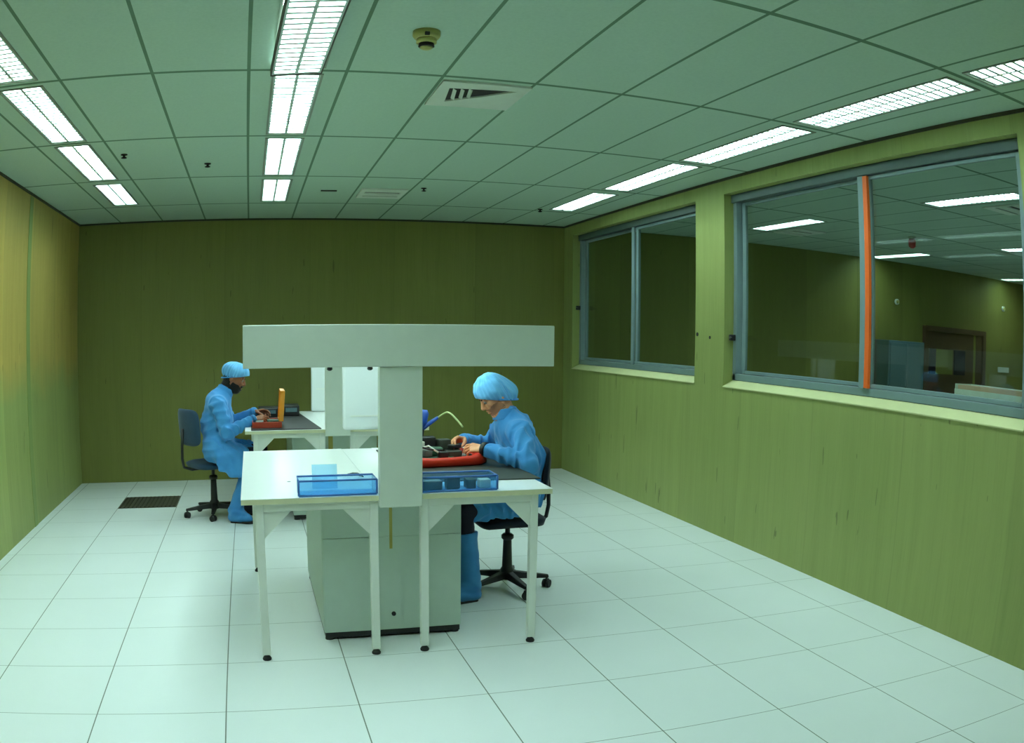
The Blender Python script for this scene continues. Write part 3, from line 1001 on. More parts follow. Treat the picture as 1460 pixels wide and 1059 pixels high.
# ------------------------------------------------------------------ chairs
def make_chair(name, loc, yaw, base_angle, cloth, seat_z, bx=-0.265, bz=0.31):
    r = empty(name, loc, yaw)
    for k in range(5):
        a = base_angle - yaw + k * 2 * PI / 5
        ca, sa = math.cos(a), math.sin(a)
        R = 0.265
        lg = MB()
        Mx = Matrix.Rotation(a, 4, 'Z')
        lg.add([Mx @ Vector(p) for p in [(0.02, -0.028, 0.075), (R, -0.017, 0.066), (R + 0.012, -0.012, 0.066), (R + 0.012, 0.012, 0.066), (R, 0.017, 0.066), (0.02, 0.028, 0.075),
                                         (0.02, -0.022, 0.125), (R, -0.013, 0.088), (R + 0.010, -0.010, 0.086), (R + 0.010, 0.010, 0.086), (R, 0.013, 0.088), (0.02, 0.022, 0.125)]],
               [(0, 1, 2, 3, 4, 5), (11, 10, 9, 8, 7, 6), (0, 6, 7, 1), (1, 7, 8, 2), (2, 8, 9, 3), (3, 9, 10, 4), (4, 10, 11, 5), (5, 11, 6, 0)])
        leg = lg.local('base_leg', M['black_plastic'], r, bevel=0.003)
        cs = MB()
        cx, cy = ca * R, sa * R
        t2 = a + 0.9
        u = Vector((-math.sin(t2), math.cos(t2), 0))
        for s in (-1, 1):
            p = Vector((cx, cy, 0.027)) + u * 0.014 * s
            cs.tube([p - u * 0.009, p + u * 0.009], 0.027, 16)
        cs.rbox((0, 0, 0), (0.036, 0.03, 0.03), 0.008, Matrix.Translation((cx, cy, 0.044)) @ Matrix.Rotation(t2, 4, 'Z'))
        cs.tube([(cx, cy, 0.05), (cx, cy, 0.075)], 0.007, 8)
        cs.local('caster', M['black'], leg)
    MB().lathe([(0.045, 0.07), (0.045, 0.13), (0.033, 0.15), (0.028, 0.30), (0.026, seat_z - 0.16)], 20).local('column_cover', M['black_plastic'], r)
    MB().lathe([(0.016, seat_z - 0.17), (0.016, seat_z - 0.05)], 16).local('gas_lift', M['black_plastic'], r)
    MB().lathe([(0.030, seat_z - 0.185), (0.040, seat_z - 0.175), (0.040, seat_z - 0.155), (0.028, seat_z - 0.145)], 20).local('height_collar', M['black_plastic'], r)
    MB().rbox((-0.01, 0, seat_z - 0.065), (0.24, 0.17, 0.035), 0.012).local('seat_plate', M['black_plastic'], r)
    lv = MB()
    lv.tube([(0.0, -0.05, seat_z - 0.066), (0.02, -0.20, seat_z - 0.07), (0.03, -0.235, seat_z - 0.072)], [0.006, 0.006, 0.011], 8)
    lv.local('lever', M['black_plastic'], r)
    # cushion with a waterfall front edge
    n, m = 20, 20
    top, bot = [], []
    for i in range(n + 1):
        for j in range(m + 1):
            a, b = -1 + 2 * i / n, -1 + 2 * j / m
            e = 4
            s = max(1e-6, (abs(a) ** e + abs(b) ** e) ** (1 / e))
            mx = max(abs(a), abs(b))
            px, py = a / s * mx * 0.218, b / s * mx * 0.222
            edge = mx ** 5
            z = seat_z - 0.028 * edge - 0.010 * (1 - abs(b)) * (1 - abs(a)) - (0.02 * max(0, a) ** 3)
            top.append((px, py, z))
            bot.append((px * 0.95, py * 0.95, seat_z - 0.064 - (0.012 * max(0, a) ** 2)))
    sv = top + bot
    sf = []
    N = (n + 1) * (m + 1)
    idx = lambda i, j: i * (m + 1) + j
    for i in range(n):
        for j in range(m):
            q = (idx(i, j), idx(i + 1, j), idx(i + 1, j + 1), idx(i, j + 1))
            sf.append(q)
            sf.append(tuple(N + k for k in reversed(q)))
    for i in range(n):
        sf.append((idx(i, 0), idx(i + 1, 0), N + idx(i + 1, 0), N + idx(i, 0)))
        sf.append((idx(i, m), N + idx(i, m), N + idx(i + 1, m), idx(i + 1, m)))
    for j in range(m):
        sf.append((idx(0, j), N + idx(0, j), N + idx(0, j + 1), idx(0, j + 1)))
        sf.append((idx(n, j), idx(n, j + 1), N + idx(n, j + 1), N + idx(n, j)))
    MB().add(sv, sf, True).local('seat', cloth, r)
    br = MB()
    path = [(-0.08, 0, seat_z - 0.07), (-0.22, 0, seat_z - 0.075), (bx - 0.035, 0, seat_z - 0.045), (bx - 0.05, 0, seat_z + 0.03), (bx - 0.048, 0, seat_z + 0.15), (bx - 0.038, 0, seat_z + bz - 0.01)]
    br.tube(path, 0.013, 10)
    br.local('back_bar', M['black_plastic'], r)
    bk = MB()
    Mx = Matrix.Translation((bx, 0, seat_z + bz)) @ Matrix.Rotation(math.radians(-5), 4, 'Y')
    n = 18
    fr, bk_ = [], []
    for i in range(n + 1):
        for j in range(n + 1):
            a, b = -1 + 2 * i / n, -1 + 2 * j / n
            e = 5
            s = max(1e-6, (abs(a) ** e + abs(b) ** e) ** (1 / e))
            mx = max(abs(a), abs(b))
            py, pz = a / s * mx * 0.20, b / s * mx * 0.165
            curve = 0.035 * (py / 0.2) ** 2
            th = 0.034 * (1 - mx ** 6)
            fr.append(Mx @ Vector((curve + 0.004 + th * 0.7, py, pz)))
            bk_.append(Mx @ Vector((curve - 0.004 - th * 0.55, py, pz)))
    N = (n + 1) ** 2
    idx2 = lambda i, j: i * (n + 1) + j
    ff = []
    for i in range(n):
        for j in range(n):
            q = (idx2(i, j), idx2(i + 1, j), idx2(i + 1, j + 1), idx2(i, j + 1))
            ff.append(q)
            ff.append(tuple(N + k for k in reversed(q)))
    for k in range(n):
        ff.append((idx2(k, 0), N + idx2(k, 0), N + idx2(k + 1, 0), idx2(k + 1, 0)))
        ff.append((idx2(k, n), idx2(k + 1, n), N + idx2(k + 1, n), N + idx2(k, n)))
        ff.append((idx2(0, k), idx2(0, k + 1), N + idx2(0, k + 1), N + idx2(0, k)))
        ff.append((idx2(n, k), N + idx2(n, k), N + idx2(n, k + 1), idx2(n, k + 1)))
    bk.add(fr + bk_, ff, True)
    bk.local('backrest', cloth, r)
    return r


ch1 = make_chair('swivel_chair', (1.585, 5.16, 0), PI, math.radians(-79), M['chair_dark'], 0.515, -0.225, 0.245)
tag(ch1, 'black swivel chair on casters under the worker at the near bench', 'chair', 'swivel work chairs')
ch2 = make_chair('swivel_chair', (-0.385, 7.885, 0), math.radians(31), math.radians(197), M['chair_cloth'], 0.525)
tag(ch2, 'blue grey swivel chair under the bearded worker by the back wall', 'chair', 'swivel work chairs')


# ------------------------------------------------------------------ figures: smooth distance fields turned into meshes
class Field:
    def __init__(self, lo, hi, h):
        self.lo = np.array(lo, float)
        self.h = h
        self.n = np.ceil((np.array(hi) - self.lo) / h).astype(int) + 1
        self.F = np.full(self.n, 0.08, np.float32)

    def sub(self, lo, hi):
        a = np.clip(np.floor((np.array(lo) - self.lo) / self.h).astype(int), 0, self.n)
        b = np.clip(np.ceil((np.array(hi) - self.lo) / self.h).astype(int) + 1, 0, self.n)
        sl = tuple(slice(x, y) for x, y in zip(a, b))
        ax = [self.lo[i] + self.h * np.arange(a[i], b[i], dtype=np.float32) for i in range(3)]
        P = np.stack(np.meshgrid(*ax, indexing='ij'), -1).astype(np.float32)
        return sl, P

    def join(self, sl, d, k):
        F = self.F[sl]
        if k <= 0:
            self.F[sl] = np.minimum(F, d)
        else:
            hh = np.clip(0.5 + 0.5 * (F - d) / k, 0, 1)
            self.F[sl] = F * (1 - hh) + d * hh - k * hh * (1 - hh)

    def cut(self, sl, d, k=0.004):
        F = self.F[sl]
        d = -d
        hh = np.clip(0.5 - 0.5 * (F - d) / k, 0, 1)
        self.F[sl] = F * (1 - hh) + d * hh + k * hh * (1 - hh)

    def cap(self, a, b, r1, r2, k=0.01, n=None, ratio=1.0, cut=False):
        a, b = np.array(a, np.float32), np.array(b, np.float32)
        m = max(r1, r2) * max(1, ratio) + k + 3 * self.h
        sl, P = self.sub(np.minimum(a, b) - m, np.maximum(a, b) + m)
        if P.size == 0:
            return
        ab = b - a
        q = P - a
        t = np.clip((q @ ab) / max(1e-9, float(ab @ ab)), 0, 1)
        v = q - t[..., None] * ab
        if n is not None:
            n = np.array(n, np.float32)
            n = n / np.linalg.norm(n)
            v = v + ((1 / ratio - 1) * (v @ n))[..., None] * n
        d = np.sqrt((v * v).sum(-1)) - (r1 + (r2 - r1) * t)
        (self.cut if cut else self.join)(sl, d, k)

    def ell(self, c, r, R=None, k=0.01, cut=False):
        c, r = np.array(c, np.float32), np.array(r, np.float32)
        m = max(r) + k + 3 * self.h
        sl, P = self.sub(c - m, c + m)
        if P.size == 0:
            return
        q = P - c
        if R is not None:
            q = q @ np.array(R, np.float32)
        k0 = np.sqrt(((q / r) ** 2).sum(-1))
        k1 = np.sqrt(((q / (r * r)) ** 2).sum(-1)) + 1e-6
        d = k0 * (k0 - 1) / k1
        (self.cut if cut else self.join)(sl, d, k)

    def grid(self):
        return self.sub(self.lo, self.lo + self.h * (self.n - 1))[1]

    def mesh(self, name, mat):
        F = self.F
        neg = F < 0
        c = [neg[i:F.shape[0] - 1 + i, j:F.shape[1] - 1 + j, k:F.shape[2] - 1 + k] for i in (0, 1) for j in (0, 1) for k in (0, 1)]
        anyn = c[0].copy()
        alln = c[0].copy()
        for q in c[1:]:
            anyn |= q
            alln &= q
        idx = np.argwhere(anyn & ~alln)
        off = np.array([(i, j, k) for i in (0, 1) for j in (0, 1) for k in (0, 1)])
        vals = np.stack([F[idx[:, 0] + o[0], idx[:, 1] + o[1], idx[:, 2] + o[2]] for o in off], 1)
        acc = np.zeros((len(idx), 3))
        cnt = np.zeros(len(idx))
        for i in range(8):
            for j in range(i + 1, 8):
                if abs(off[i] - off[j]).sum() != 1:
                    continue
                x = (vals[:, i] < 0) != (vals[:, j] < 0)
                t = vals[:, i] / np.where(x, vals[:, i] - vals[:, j], 1)
                acc += np.where(x[:, None], off[i] + t[:, None] * (off[j] - off[i]), 0)
                cnt += x
        V = self.lo + self.h * (idx + acc / cnt[:, None])
        vid = np.full(np.array(F.shape) - 1, -1, np.int64)
        vid[idx[:, 0], idx[:, 1], idx[:, 2]] = np.arange(len(idx))
        faces = []
        for ax in range(3):
            s0 = [slice(None)] * 3
            s1 = [slice(None)] * 3
            s0[ax] = slice(0, -1)
            s1[ax] = slice(1, None)
            ch = neg[tuple(s0)] != neg[tuple(s1)]
            e = np.argwhere(ch)
            u, w = [i for i in range(3) if i != ax]
            ok = (e[:, u] > 0) & (e[:, w] > 0) & (e[:, u] < F.shape[u] - 1) & (e[:, w] < F.shape[w] - 1)
            e = e[ok]
            q = []
            for du, dw in ((-1, -1), (0, -1), (0, 0), (-1, 0)):
                g = e.copy()
                g[:, u] += du
                g[:, w] += dw
                q.append(vid[g[:, 0], g[:, 1], g[:, 2]])
            q = np.stack(q, 1)
            inside = neg[e[:, 0], e[:, 1], e[:, 2]]
            flip = inside if ax != 1 else ~inside
            q = np.where(flip[:, None], q, q[:, ::-1])
            faces.append(q)
        Q = np.concatenate(faces)
        me = bpy.data.meshes.new(name)
        me.vertices.add(len(V))
        me.vertices.foreach_set('co', V.astype(np.float32).ravel())
        me.loops.add(Q.size)
        me.loops.foreach_set('vertex_index', Q.astype(np.int32).ravel())
        me.polygons.add(len(Q))
        me.polygons.foreach_set('loop_start', np.arange(0, Q.size, 4, dtype=np.int32))
        me.polygons.foreach_set('use_smooth', np.ones(len(Q), bool))
        me.update(calc_edges=True)
        me.validate()
        me.materials.append(mat)
        o = bpy.data.objects.new(name, me)
        COL.objects.link(o)
        return o


def V3(*a):
    return np.array(a, float)


def nrm(v):
    return v / np.linalg.norm(v)


def add_hand(fd, wrist, d, n, s, curl, spread=0.06, thumb=(0.75, 0.45), scale=1.0):
    """palm + four fingers + thumb. d: wrist to fingers, n: out of the palm, s: towards the thumb side"""
    d = nrm(d)
    n = nrm(n - d * (n @ d))
    s = s - d * (s @ d) - n * (s @ n)
    s = nrm(s)
    z = scale
    kn = []
    for i, (off, ln) in enumerate([(0.031, 0.088), (0.011, 0.092), (-0.010, 0.087), (-0.029, 0.079)]):
        p = wrist + d * ln * z + s * off * z - n * 0.002
        kn.append(p)
        fd.cap(wrist + d * 0.012 + s * off * 0.55 * z, p, 0.0135 * z, 0.0115 * z, 0.012, n, 0.85)
    fd.cap(wrist - d * 0.03, wrist + d * 0.02, 0.026, 0.026, 0.012, n, 0.72)
    lens = [(0.040, 0.024, 0.020), (0.044, 0.027, 0.021), (0.041, 0.025, 0.021), (0.032, 0.019, 0.018)]
    rad = [0.0088, 0.009, 0.0086, 0.0076]
    tips = []
    for i in range(4):
        ang = 0
        p = kn[i]
        lat = s * spread * (1.5 - i)
        for j in range(3):
            ang += curl[i][j]
            q = p + nrm(d * math.cos(ang) + n * math.sin(ang) + lat) * lens[i][j] * z
            fd.cap(p, q, rad[i] * (1 - 0.07 * j) * z, rad[i] * (0.93 - 0.09 * j) * z, 0.0035)
            p = q
        tips.append(p)
    # thumb from the side of the palm near its base
    b = wrist + d * 0.022 * z + s * 0.022 * z + n * 0.006
    m1 = b + nrm(d * 0.72 + s * thumb[0] + n * thumb[1]) * 0.042 * z
    m2 = m1 + nrm(d * 0.9 + s * thumb[0] * 0.35 + n * thumb[1] * 0.9) * 0.033 * z
    m3 = m2 + nrm(d * 0.95 - s * 0.15 + n * thumb[1]) * 0.027 * z
    fd.cap(b, m1, 0.0155 * z, 0.0115 * z, 0.010)
    fd.cap(m1, m2, 0.0110 * z, 0.0098 * z, 0.004)
    fd.cap(m2, m3, 0.0098 * z, 0.0078 * z, 0.004)
    return kn, tips


def head_prims(fd, R, c, neck):
    """R columns: forward, left, up of the head"""
    def P(x, y, z):
        return c + R @ V3(x, y, z)
    fd.ell(P(-0.012, 0, 0.030), (0.096, 0.076, 0.092), R, 0.02)
    fd.ell(P(0.030, 0, -0.045), (0.062, 0.058, 0.078), R, 0.03)
    fd.cap(P(0.060, -0.012, -0.104), P(0.060, 0.012, -0.104), 0.022, 0.022, 0.025)
    for sd_ in (-1, 1):
        fd.cap(P(-0.005, sd_ * 0.058, -0.055), P(0.045, sd_ * 0.024, -0.100), 0.018, 0.018, 0.025)
        fd.ell(P(0.058, sd_ * 0.040, -0.022), (0.026, 0.022, 0.022), R, 0.02)
    fd.cap(P(0.078, -0.036, 0.018), P(0.078, 0.036, 0.018), 0.014, 0.014, 0.016)
    fd.cap(P(0.088, 0, 0.010), P(0.108, 0, -0.030), 0.0095, 0.0135, 0.010)
    for sd_ in (-1, 1):
        fd.ell(P(0.098, sd_ * 0.012, -0.035), (0.011, 0.008, 0.009), R, 0.006)
        fd.ell(P(0.098, sd_ * 0.032, 0.000), (0.016, 0.019, 0.013), R, 0.008, cut=True)
    fd.cap(P(0.087, -0.020, -0.063), P(0.087, 0.020, -0.063), 0.006, 0.006, 0.006)
    fd.ell(P(0.092, 0, -0.062), (0.009, 0.016, 0.006), R, 0.005)
    fd.ell(P(0.089, 0, -0.076), (0.009, 0.017, 0.0075), R, 0.006)
    fd.cap(P(0.099, -0.020, -0.0690), P(0.099, 0.020, -0.0690), 0.0028, 0.0028, 0.003, cut=True)
    for sd_ in (-1, 1):
        fd.ell(P(-0.012, sd_ * 0.078, -0.008), (0.019, 0.009, 0.033), R, 0.006)
        fd.ell(P(-0.006, sd_ * 0.088, -0.006), (0.010, 0.006, 0.018), R, 0.004, cut=True)
    fd.cap(neck, P(-0.025, 0, -0.045), 0.062, 0.054, 0.03)
    return P


def smooth_d(P, a, b, r1, r2):
    a, b = np.array(a, np.float32), np.array(b, np.float32)
    ab = b - a
    q = P - a
    t = np.clip((q @ ab) / float(ab @ ab), 0, 1)
    return np.sqrt(((q - t[..., None] * ab) ** 2).sum(-1)) - (r1 + (r2 - r1) * t)


def folds(P, seed, amp):
    """creases: a few families of soft ridges that wander"""
    rg = np.random.RandomState(seed)
    f = np.zeros(P.shape[:3], np.float32)
    w = 0.016 * np.sin(P[..., 0] * 24 + 1.1 * seed) + 0.016 * np.sin(P[..., 1] * 21 + seed) + 0.014 * np.sin(P[..., 2] * 17 + 2 * seed)
    for i in range(5):
        d = rg.normal(size=3) * np.array([1, 0.8, 0.7])
        d /= np.linalg.norm(d)
        e = rg.normal(size=3)
        k = rg.uniform(26, 62)
        on = np.clip(0.5 + 0.9 * np.sin(P @ (e * 7).astype(np.float32) + rg.uniform(0, 6)), 0, 1)
        f += on * (1 - 2 * np.sqrt(np.sin((P @ d.astype(np.float32) + w) * k + rg.uniform(0, 6)) ** 2 + 0.06))
    return -amp * f


def make_person(name, loc, yaw, J, skin, beard, seed):
    """J: joints in the figure's own frame (x ahead, y to its left, z up)"""
    # ---- body, one continuous surface
    lo = np.minimum.reduce([np.array(v) for k, v in J.items() if isinstance(v, np.ndarray) and v.shape == (3,)]) - 0.14
    hi = np.maximum.reduce([np.array(v) for k, v in J.items() if isinstance(v, np.ndarray) and v.shape == (3,)]) + 0.14
    lo[2] = 0.0
    lo[0] = min(lo[0], -0.22)
    hi[0] += 0.09
    bd = Field(lo, hi, 0.0036)
    pit = J['head_pitch']
    hy = J.get('head_yaw', 0.0)
    Ry = np.array([[math.cos(pit), 0, math.sin(pit)], [0, 1, 0], [-math.sin(pit), 0, math.cos(pit)]])
    Rz = np.array([[math.cos(hy), -math.sin(hy), 0], [math.sin(hy), math.cos(hy), 0], [0, 0, 1]])
    R = Rz @ Ry
    fy = V3(1, 0, 0)
    bd.cap(J['pelvis'] + V3(0, -0.07, 0), J['pelvis'] + V3(0, 0.07, 0), 0.095, 0.095, 0.03)
    bd.cap(J['pelvis'], J['chest'], 0.105, 0.115, 0.04, fy, 0.85)
    bd.cap(J['chest'], J['upper'], 0.125, 0.105, 0.05, V3(0, 1, 0), 1.18)
    bd.cap(J['upper'] + V3(0, -0.13, 0), J['upper'] + V3(0, 0.13, 0), 0.062, 0.062, 0.05)
    bd.cap(J['upper'], J['neck'], 0.08, 0.062, 0.05)
    for s_, sg in (('L', 1), ('R', -1)):
        bd.cap(J['sh' + s_], J['el' + s_], 0.050, 0.034, 0.02)
        bd.cap(J['el' + s_], J['wr' + s_], 0.034, 0.026, 0.012)
        bd.cap(J['hip' + s_], J['kn' + s_], 0.080, 0.056, 0.03)
        bd.cap(J['kn' + s_], J['an' + s_] + V3(0, 0, 0.02), 0.052, 0.036, 0.02)
        bd.cap(J['kn' + s_] * 0.62 + J['an' + s_] * 0.38 - V3(0.018, 0, 0), J['kn' + s_] * 0.4 + J['an' + s_] * 0.6 - V3(0.01, 0, 0), 0.042, 0.036, 0.03)
        bd.cap(J['an' + s_] - V3(0.02, 0, 0.035), J['toe' + s_], 0.036, 0.026, 0.02, V3(0, 0, 1), 0.9)
        hd_ = J['hand' + s_]
        add_hand(bd, J['wr' + s_], *hd_)
    Hc = J['head']
    PH = head_prims(bd, R, Hc, J['neck'])
    body = bd.mesh(name, skin)
    body.location = loc
    body.rotation_euler = (0, 0, yaw)

    def child(o, nm, label=None):
        o.name = nm
        o.parent = body
        if label:
            o['label'] = label
        return o

    # eyes
    for sg in (-1, 1):
        e = Field(PH(0.083, sg * 0.032, 0.0) - 0.02, PH(0.083, sg * 0.032, 0.0) + 0.02, 0.0022)
        e.ell(PH(0.081, sg * 0.031, 0.0005), (0.0122, 0.0122, 0.0122), R, 0)
        eo = child(e.mesh('eye', M['eye']), 'eye')
        e = Field(PH(0.092, sg * 0.031, -0.002) - 0.012, PH(0.092, sg * 0.031, -0.002) + 0.012, 0.0016)
        e.ell(PH(0.0905, sg * 0.031, -0.003), (0.0042, 0.0062, 0.0062), R, 0)
        io = e.mesh('iris', M['iris'])
        io.parent = eo
        # brow
        e = Field(PH(0.085, sg * 0.034, 0.02) - 0.035, PH(0.085, sg * 0.034, 0.02) + 0.035, 0.0022)
        e.cap(PH(0.094, sg * 0.012, 0.021), PH(0.078, sg * 0.052, 0.023), 0.0052, 0.0035, 0)
        child(e.mesh('eyebrow', M['hair']), 'eyebrow')

    # face field reused for beard and hair shells
    hf = Field(Hc - 0.19, Hc + 0.19, 0.004)
    head_prims(hf, R, Hc, J['neck'])
    P = hf.grid()
    Q = (P - Hc.astype(np.float32)) @ R.astype(np.float32)
    qx, qy, qz = Q[..., 0], Q[..., 1], Q[..., 2]
    base = hf.F.copy()
    jaw = np.maximum.reduce([(0.010 - 0.35 * (-0.03 - qz) - qx) * 0.9, qz + np.where(np.abs(qy) < 0.027, 0.047, beard[3] + 0.012 - 0.6 * np.maximum(0, np.abs(qy) - 0.03)), -0.145 - qz])
    mouth = np.sqrt((np.maximum(0, np.abs(qy) - 0.014)) ** 2 + (qz + 0.069) ** 2 + (np.maximum(0, 0.088 - qx)) ** 2) - 0.010
    hf.F = np.maximum.reduce([base - beard[0] - 0.0012 * np.sin(qy * 700) * np.sin(qz * 520), jaw, -mouth]).astype(np.float32)
    child(hf.mesh('beard', beard[1]), 'beard', beard[2])
    back = np.maximum.reduce([qx + 0.018 + 0.30 * np.minimum(0, qz + 0.02), J['hair_low'] - qz, qz - 0.03])
    ear = np.abs(qy) - 0.075 + 0.0 * qx
    hf.F = np.maximum.reduce([base - 0.007 - 0.0012 * np.sin(qy * 600 + qz * 200), back, ear]).astype(np.float32)
    child(hf.mesh('hair', M['hair']), 'hair')

    # cap: a gathered cloth dome with an elastic band
    cp = Field(Hc - 0.24, Hc + 0.24, 0.0045)
    cc = J['cap']
    cp.ell(Hc + R @ cc[0], cc[1], R, 0.02)
    if len(cc) > 2:
        cp.ell(Hc + R @ cc[2], cc[3], R, 0.05)
    P = cp.grid()
    Q = (P - Hc.astype(np.float32)) @ R.astype(np.float32)
    a = np.arctan2(Q[..., 1], Q[..., 0] + 0.02)
    hgt = np.clip((Q[..., 2] - cc_low(cc)) / 0.12, 0, 1)
    pleat = (0.0055 * np.sin(a * 13 + 3 * np.sin(a * 3) + seed) + 0.003 * np.sin(a * 29 + seed)) * (1 - 0.75 * hgt) + folds(P, seed + 5, 0.0016)
    plane = cc_low(cc) + J['cap_slope'] * Q[..., 0] - Q[..., 2]
    cp.F = np.maximum(cp.F + pleat, plane).astype(np.float32)
    cap_o = child(cp.mesh('cap', M['cap']), 'cap', J['cap_label'])
    # band follows the lower rim
    band = MB()
    pts = []
    for k in range(41):
        t_ = 2 * PI * k / 40
        x, y = -0.012 + 0.098 * math.cos(t_), 0.083 * math.sin(t_)
        p = Hc + R @ V3(x, y, cc_low(cc) + J['cap_slope'] * x + 0.004)
        pts.append(tuple(p))
    band.tube(pts, 0.006, 8, cap=False)
    bo = band.local('elastic_band', M['smock'], cap_o)

    # ---- smock
    sk = Field(lo - 0.03, hi + 0.03, 0.006)
    sk.cap(J['pelvis'] + V3(-0.005, -0.08, 0.03), J['pelvis'] + V3(-0.005, 0.08, 0.03), 0.135, 0.135, 0.04)
    sk.cap(J['pelvis'] + V3(0, 0, 0.04), J['chest'], 0.140, 0.140, 0.05, V3(0, 1, 0), 1.28)
    sk.cap(J['chest'], J['upper'], 0.140, 0.116, 0.06, V3(0, 1, 0), 1.30)
    sk.cap(J['upper'] + V3(-0.005, -0.15, -0.005), J['upper'] + V3(-0.005, 0.15, -0.005), 0.078, 0.078, 0.06)
    sk.cap(J['upper'] + V3(0.0, 0, 0.02), J['neck'] + V3(0.0, 0, 0.008), 0.098, 0.076, 0.04)
    for s_ in 'LR':
        sk.cap(J['sh' + s_], J['el' + s_], 0.080, 0.064, 0.035)
        cuff = J['el' + s_] * 0.10 + J['wr' + s_] * 0.90
        sk.cap(J['el' + s_], cuff, 0.062, 0.047, 0.025)
        th = J['kn' + s_] * J['skirt'] + J['hip' + s_] * (1 - J['skirt'])
        sk.cap(J['hip' + s_] + V3(0, 0, 0.0), th, 0.118, 0.096, 0.05)
        for dz in J['drape' + s_]:
            sk.cap(np.array(dz[0]), np.array(dz[1]), dz[2], dz[3], 0.05)
    P = sk.grid()
    fo_ = folds(P, seed, J['fold'])
    fo_ *= np.clip(1.15 - 1.1 * np.clip((P[..., 2] - J['chest'][2]) / 0.2, 0, 1) * (np.abs(P[..., 1]) < 0.2), 0.35, 1)
    # sleeve rings: creases that run round the arm, strongest at the elbow
    for s_ in 'LR':
        for p, q, e0 in ((J['sh' + s_], J['el' + s_], 1), (J['wr' + s_], J['el' + s_], 1)):
            ab = (q - p).astype(np.float32)
            L = np.linalg.norm(ab)
            t_ = ((P - p.astype(np.float32)) @ ab) / (L * L)
            near = np.clip(1 - smooth_d(P, p, q, 0.085, 0.085) / 0.03, 0, 1)
            perp = P @ np.array([0.3, 0.8, 0.5], np.float32)
            fo_ += near * np.clip(t_, 0, 1) * 0.0040 * np.sin(t_ * L * 88 + 14 * perp + seed)
    sk.F = (sk.F + fo_).astype(np.float32)
    # nothing below the hem, nothing under the seat line behind the knees
    hem = J['hem'] - P[..., 2]
    sk.F = np.maximum(sk.F, hem).astype(np.float32)
    side = 2.5 * np.maximum(0, np.abs(P[..., 1]) - J.get('seat_side', 9))
    sk.F = np.maximum(sk.F, J['seat'] - P[..., 2] - 3.0 * np.maximum(0, P[..., 0] - J['seat_x']) - side).astype(np.float32)
    # open neck: the collar stands off the neck
    Rn = J['head'] - J['neck']
    sm = child(sk.mesh('smock', M['smock']), 'smock', 'long light blue cleanroom smock')
    # stand-up collar: a short sleeve of cloth round the neck
    nd = nrm((J['head'] + R @ V3(-0.03, 0, -0.06)) - J['neck'])
    c0 = J['neck'] - nd * 0.012
    ck = Field(J['neck'] - 0.13, J['neck'] + 0.13, 0.0045)
    P = ck.grid()
    ax_ = (P - c0.astype(np.float32)) @ nd.astype(np.float32)
    rad_ = np.sqrt(np.maximum(0, ((P - c0.astype(np.float32)) ** 2).sum(-1) - ax_ ** 2))
    ck.F = np.maximum.reduce([np.abs(rad_ - 0.0735 + 0.05 * ax_) - 0.006, ax_ - 0.056, -0.01 - ax_]).astype(np.float32)
    co = ck.mesh('collar', M['smock'])
    co.parent = sm
    # cuffs
    for s_ in 'LR':
        ax = nrm(J['wr' + s_] - J['el' + s_])
        c0 = J['el' + s_] * 0.10 + J['wr' + s_] * 0.90
        cf_ = MB()
        cf_.tube([tuple(c0 + ax * 0.026), tuple(c0 + ax * 0.040), tuple(c0 + ax * 0.052), tuple(c0 + ax * 0.058)], [0.044, 0.042, 0.038, 0.030], 20)
        cf_.local('cuff', M['black_plastic'] if s_ == J.get('strap') else M['smock'], sm)
        if s_ == J.get('strap'):
            COL.objects[-1]['label'] = 'black wrist strap at the cuff'

    # ---- trousers
    tq = Field(lo, hi, 0.007)
    for s_ in 'LR':
        tq.cap(J['hip' + s_], J['kn' + s_], 0.092, 0.072, 0.03)
        tq.cap(J['kn' + s_], J['kn' + s_] * 0.3 + J['an' + s_] * 0.7, 0.071, 0.050, 0.02)
    tq.cap(J['pelvis'] + V3(0, -0.06, 0), J['pelvis'] + V3(0, 0.06, 0), 0.105, 0.105, 0.03)
    P = tq.grid()
    tq.F = (tq.F + folds(P, seed + 3, 0.002)).astype(np.float32)
    tq.F = np.maximum(tq.F, J['seat'] - P[..., 2] - 3.0 * np.maximum(0, P[..., 0] - J['seat_x'])).astype(np.float32)
    child(tq.mesh('trousers', M['trouser']), 'trousers', 'dark trousers')

    # ---- overshoe boots
    for s_ in 'LR':
        kn, an, toe = J['kn' + s_], J['an' + s_], J['toe' + s_]
        bl = np.minimum(np.minimum(kn, an), toe) - 0.12
        bh = np.maximum(np.maximum(kn, an), toe) + 0.12
        bl[2] = 0.0
        bt = Field(bl, bh, 0.0055)
        bt.F[:] = 0.08
        top = kn * J['boot_top'] + an * (1 - J['boot_top'])
        bt.cap(top, an + V3(-0.005, 0, 0.03), 0.074, 0.062, 0.02)
        bt.cap(an + V3(-0.025, 0, -0.035), toe, 0.050, 0.043, 0.03, V3(0, 0, 1), 0.9)
        bt.cap(an + V3(0, 0, 0.02), (an + toe) / 2 + V3(0, 0, 0.005), 0.058, 0.046, 0.03)
        P = bt.grid()
        ring = np.sin(P[..., 2] * 95 + 2.2 * np.sin(P[..., 1] * 40)) * np.clip(1.4 - P[..., 2] * 5, 0.25, 1)
        bt.F = (bt.F + 0.0035 * ring + folds(P, seed + 8, 0.0018)).astype(np.float32)
        bt.F = np.maximum(bt.F, 0.014 - P[..., 2])
        tdir = nrm(top - an)
        bt.F = np.maximum(bt.F, ((P - top.astype(np.float32)) @ tdir.astype(np.float32)) - 0.0).astype(np.float32)
        mt = J.get('bootmat' + s_, M['boot'])
        b_ = child(bt.mesh('boot_cover', mt), 'boot_cover', 'knee high blue boot cover' if mt is M['boot'] else 'dark boot')
        # sole
        so = MB()
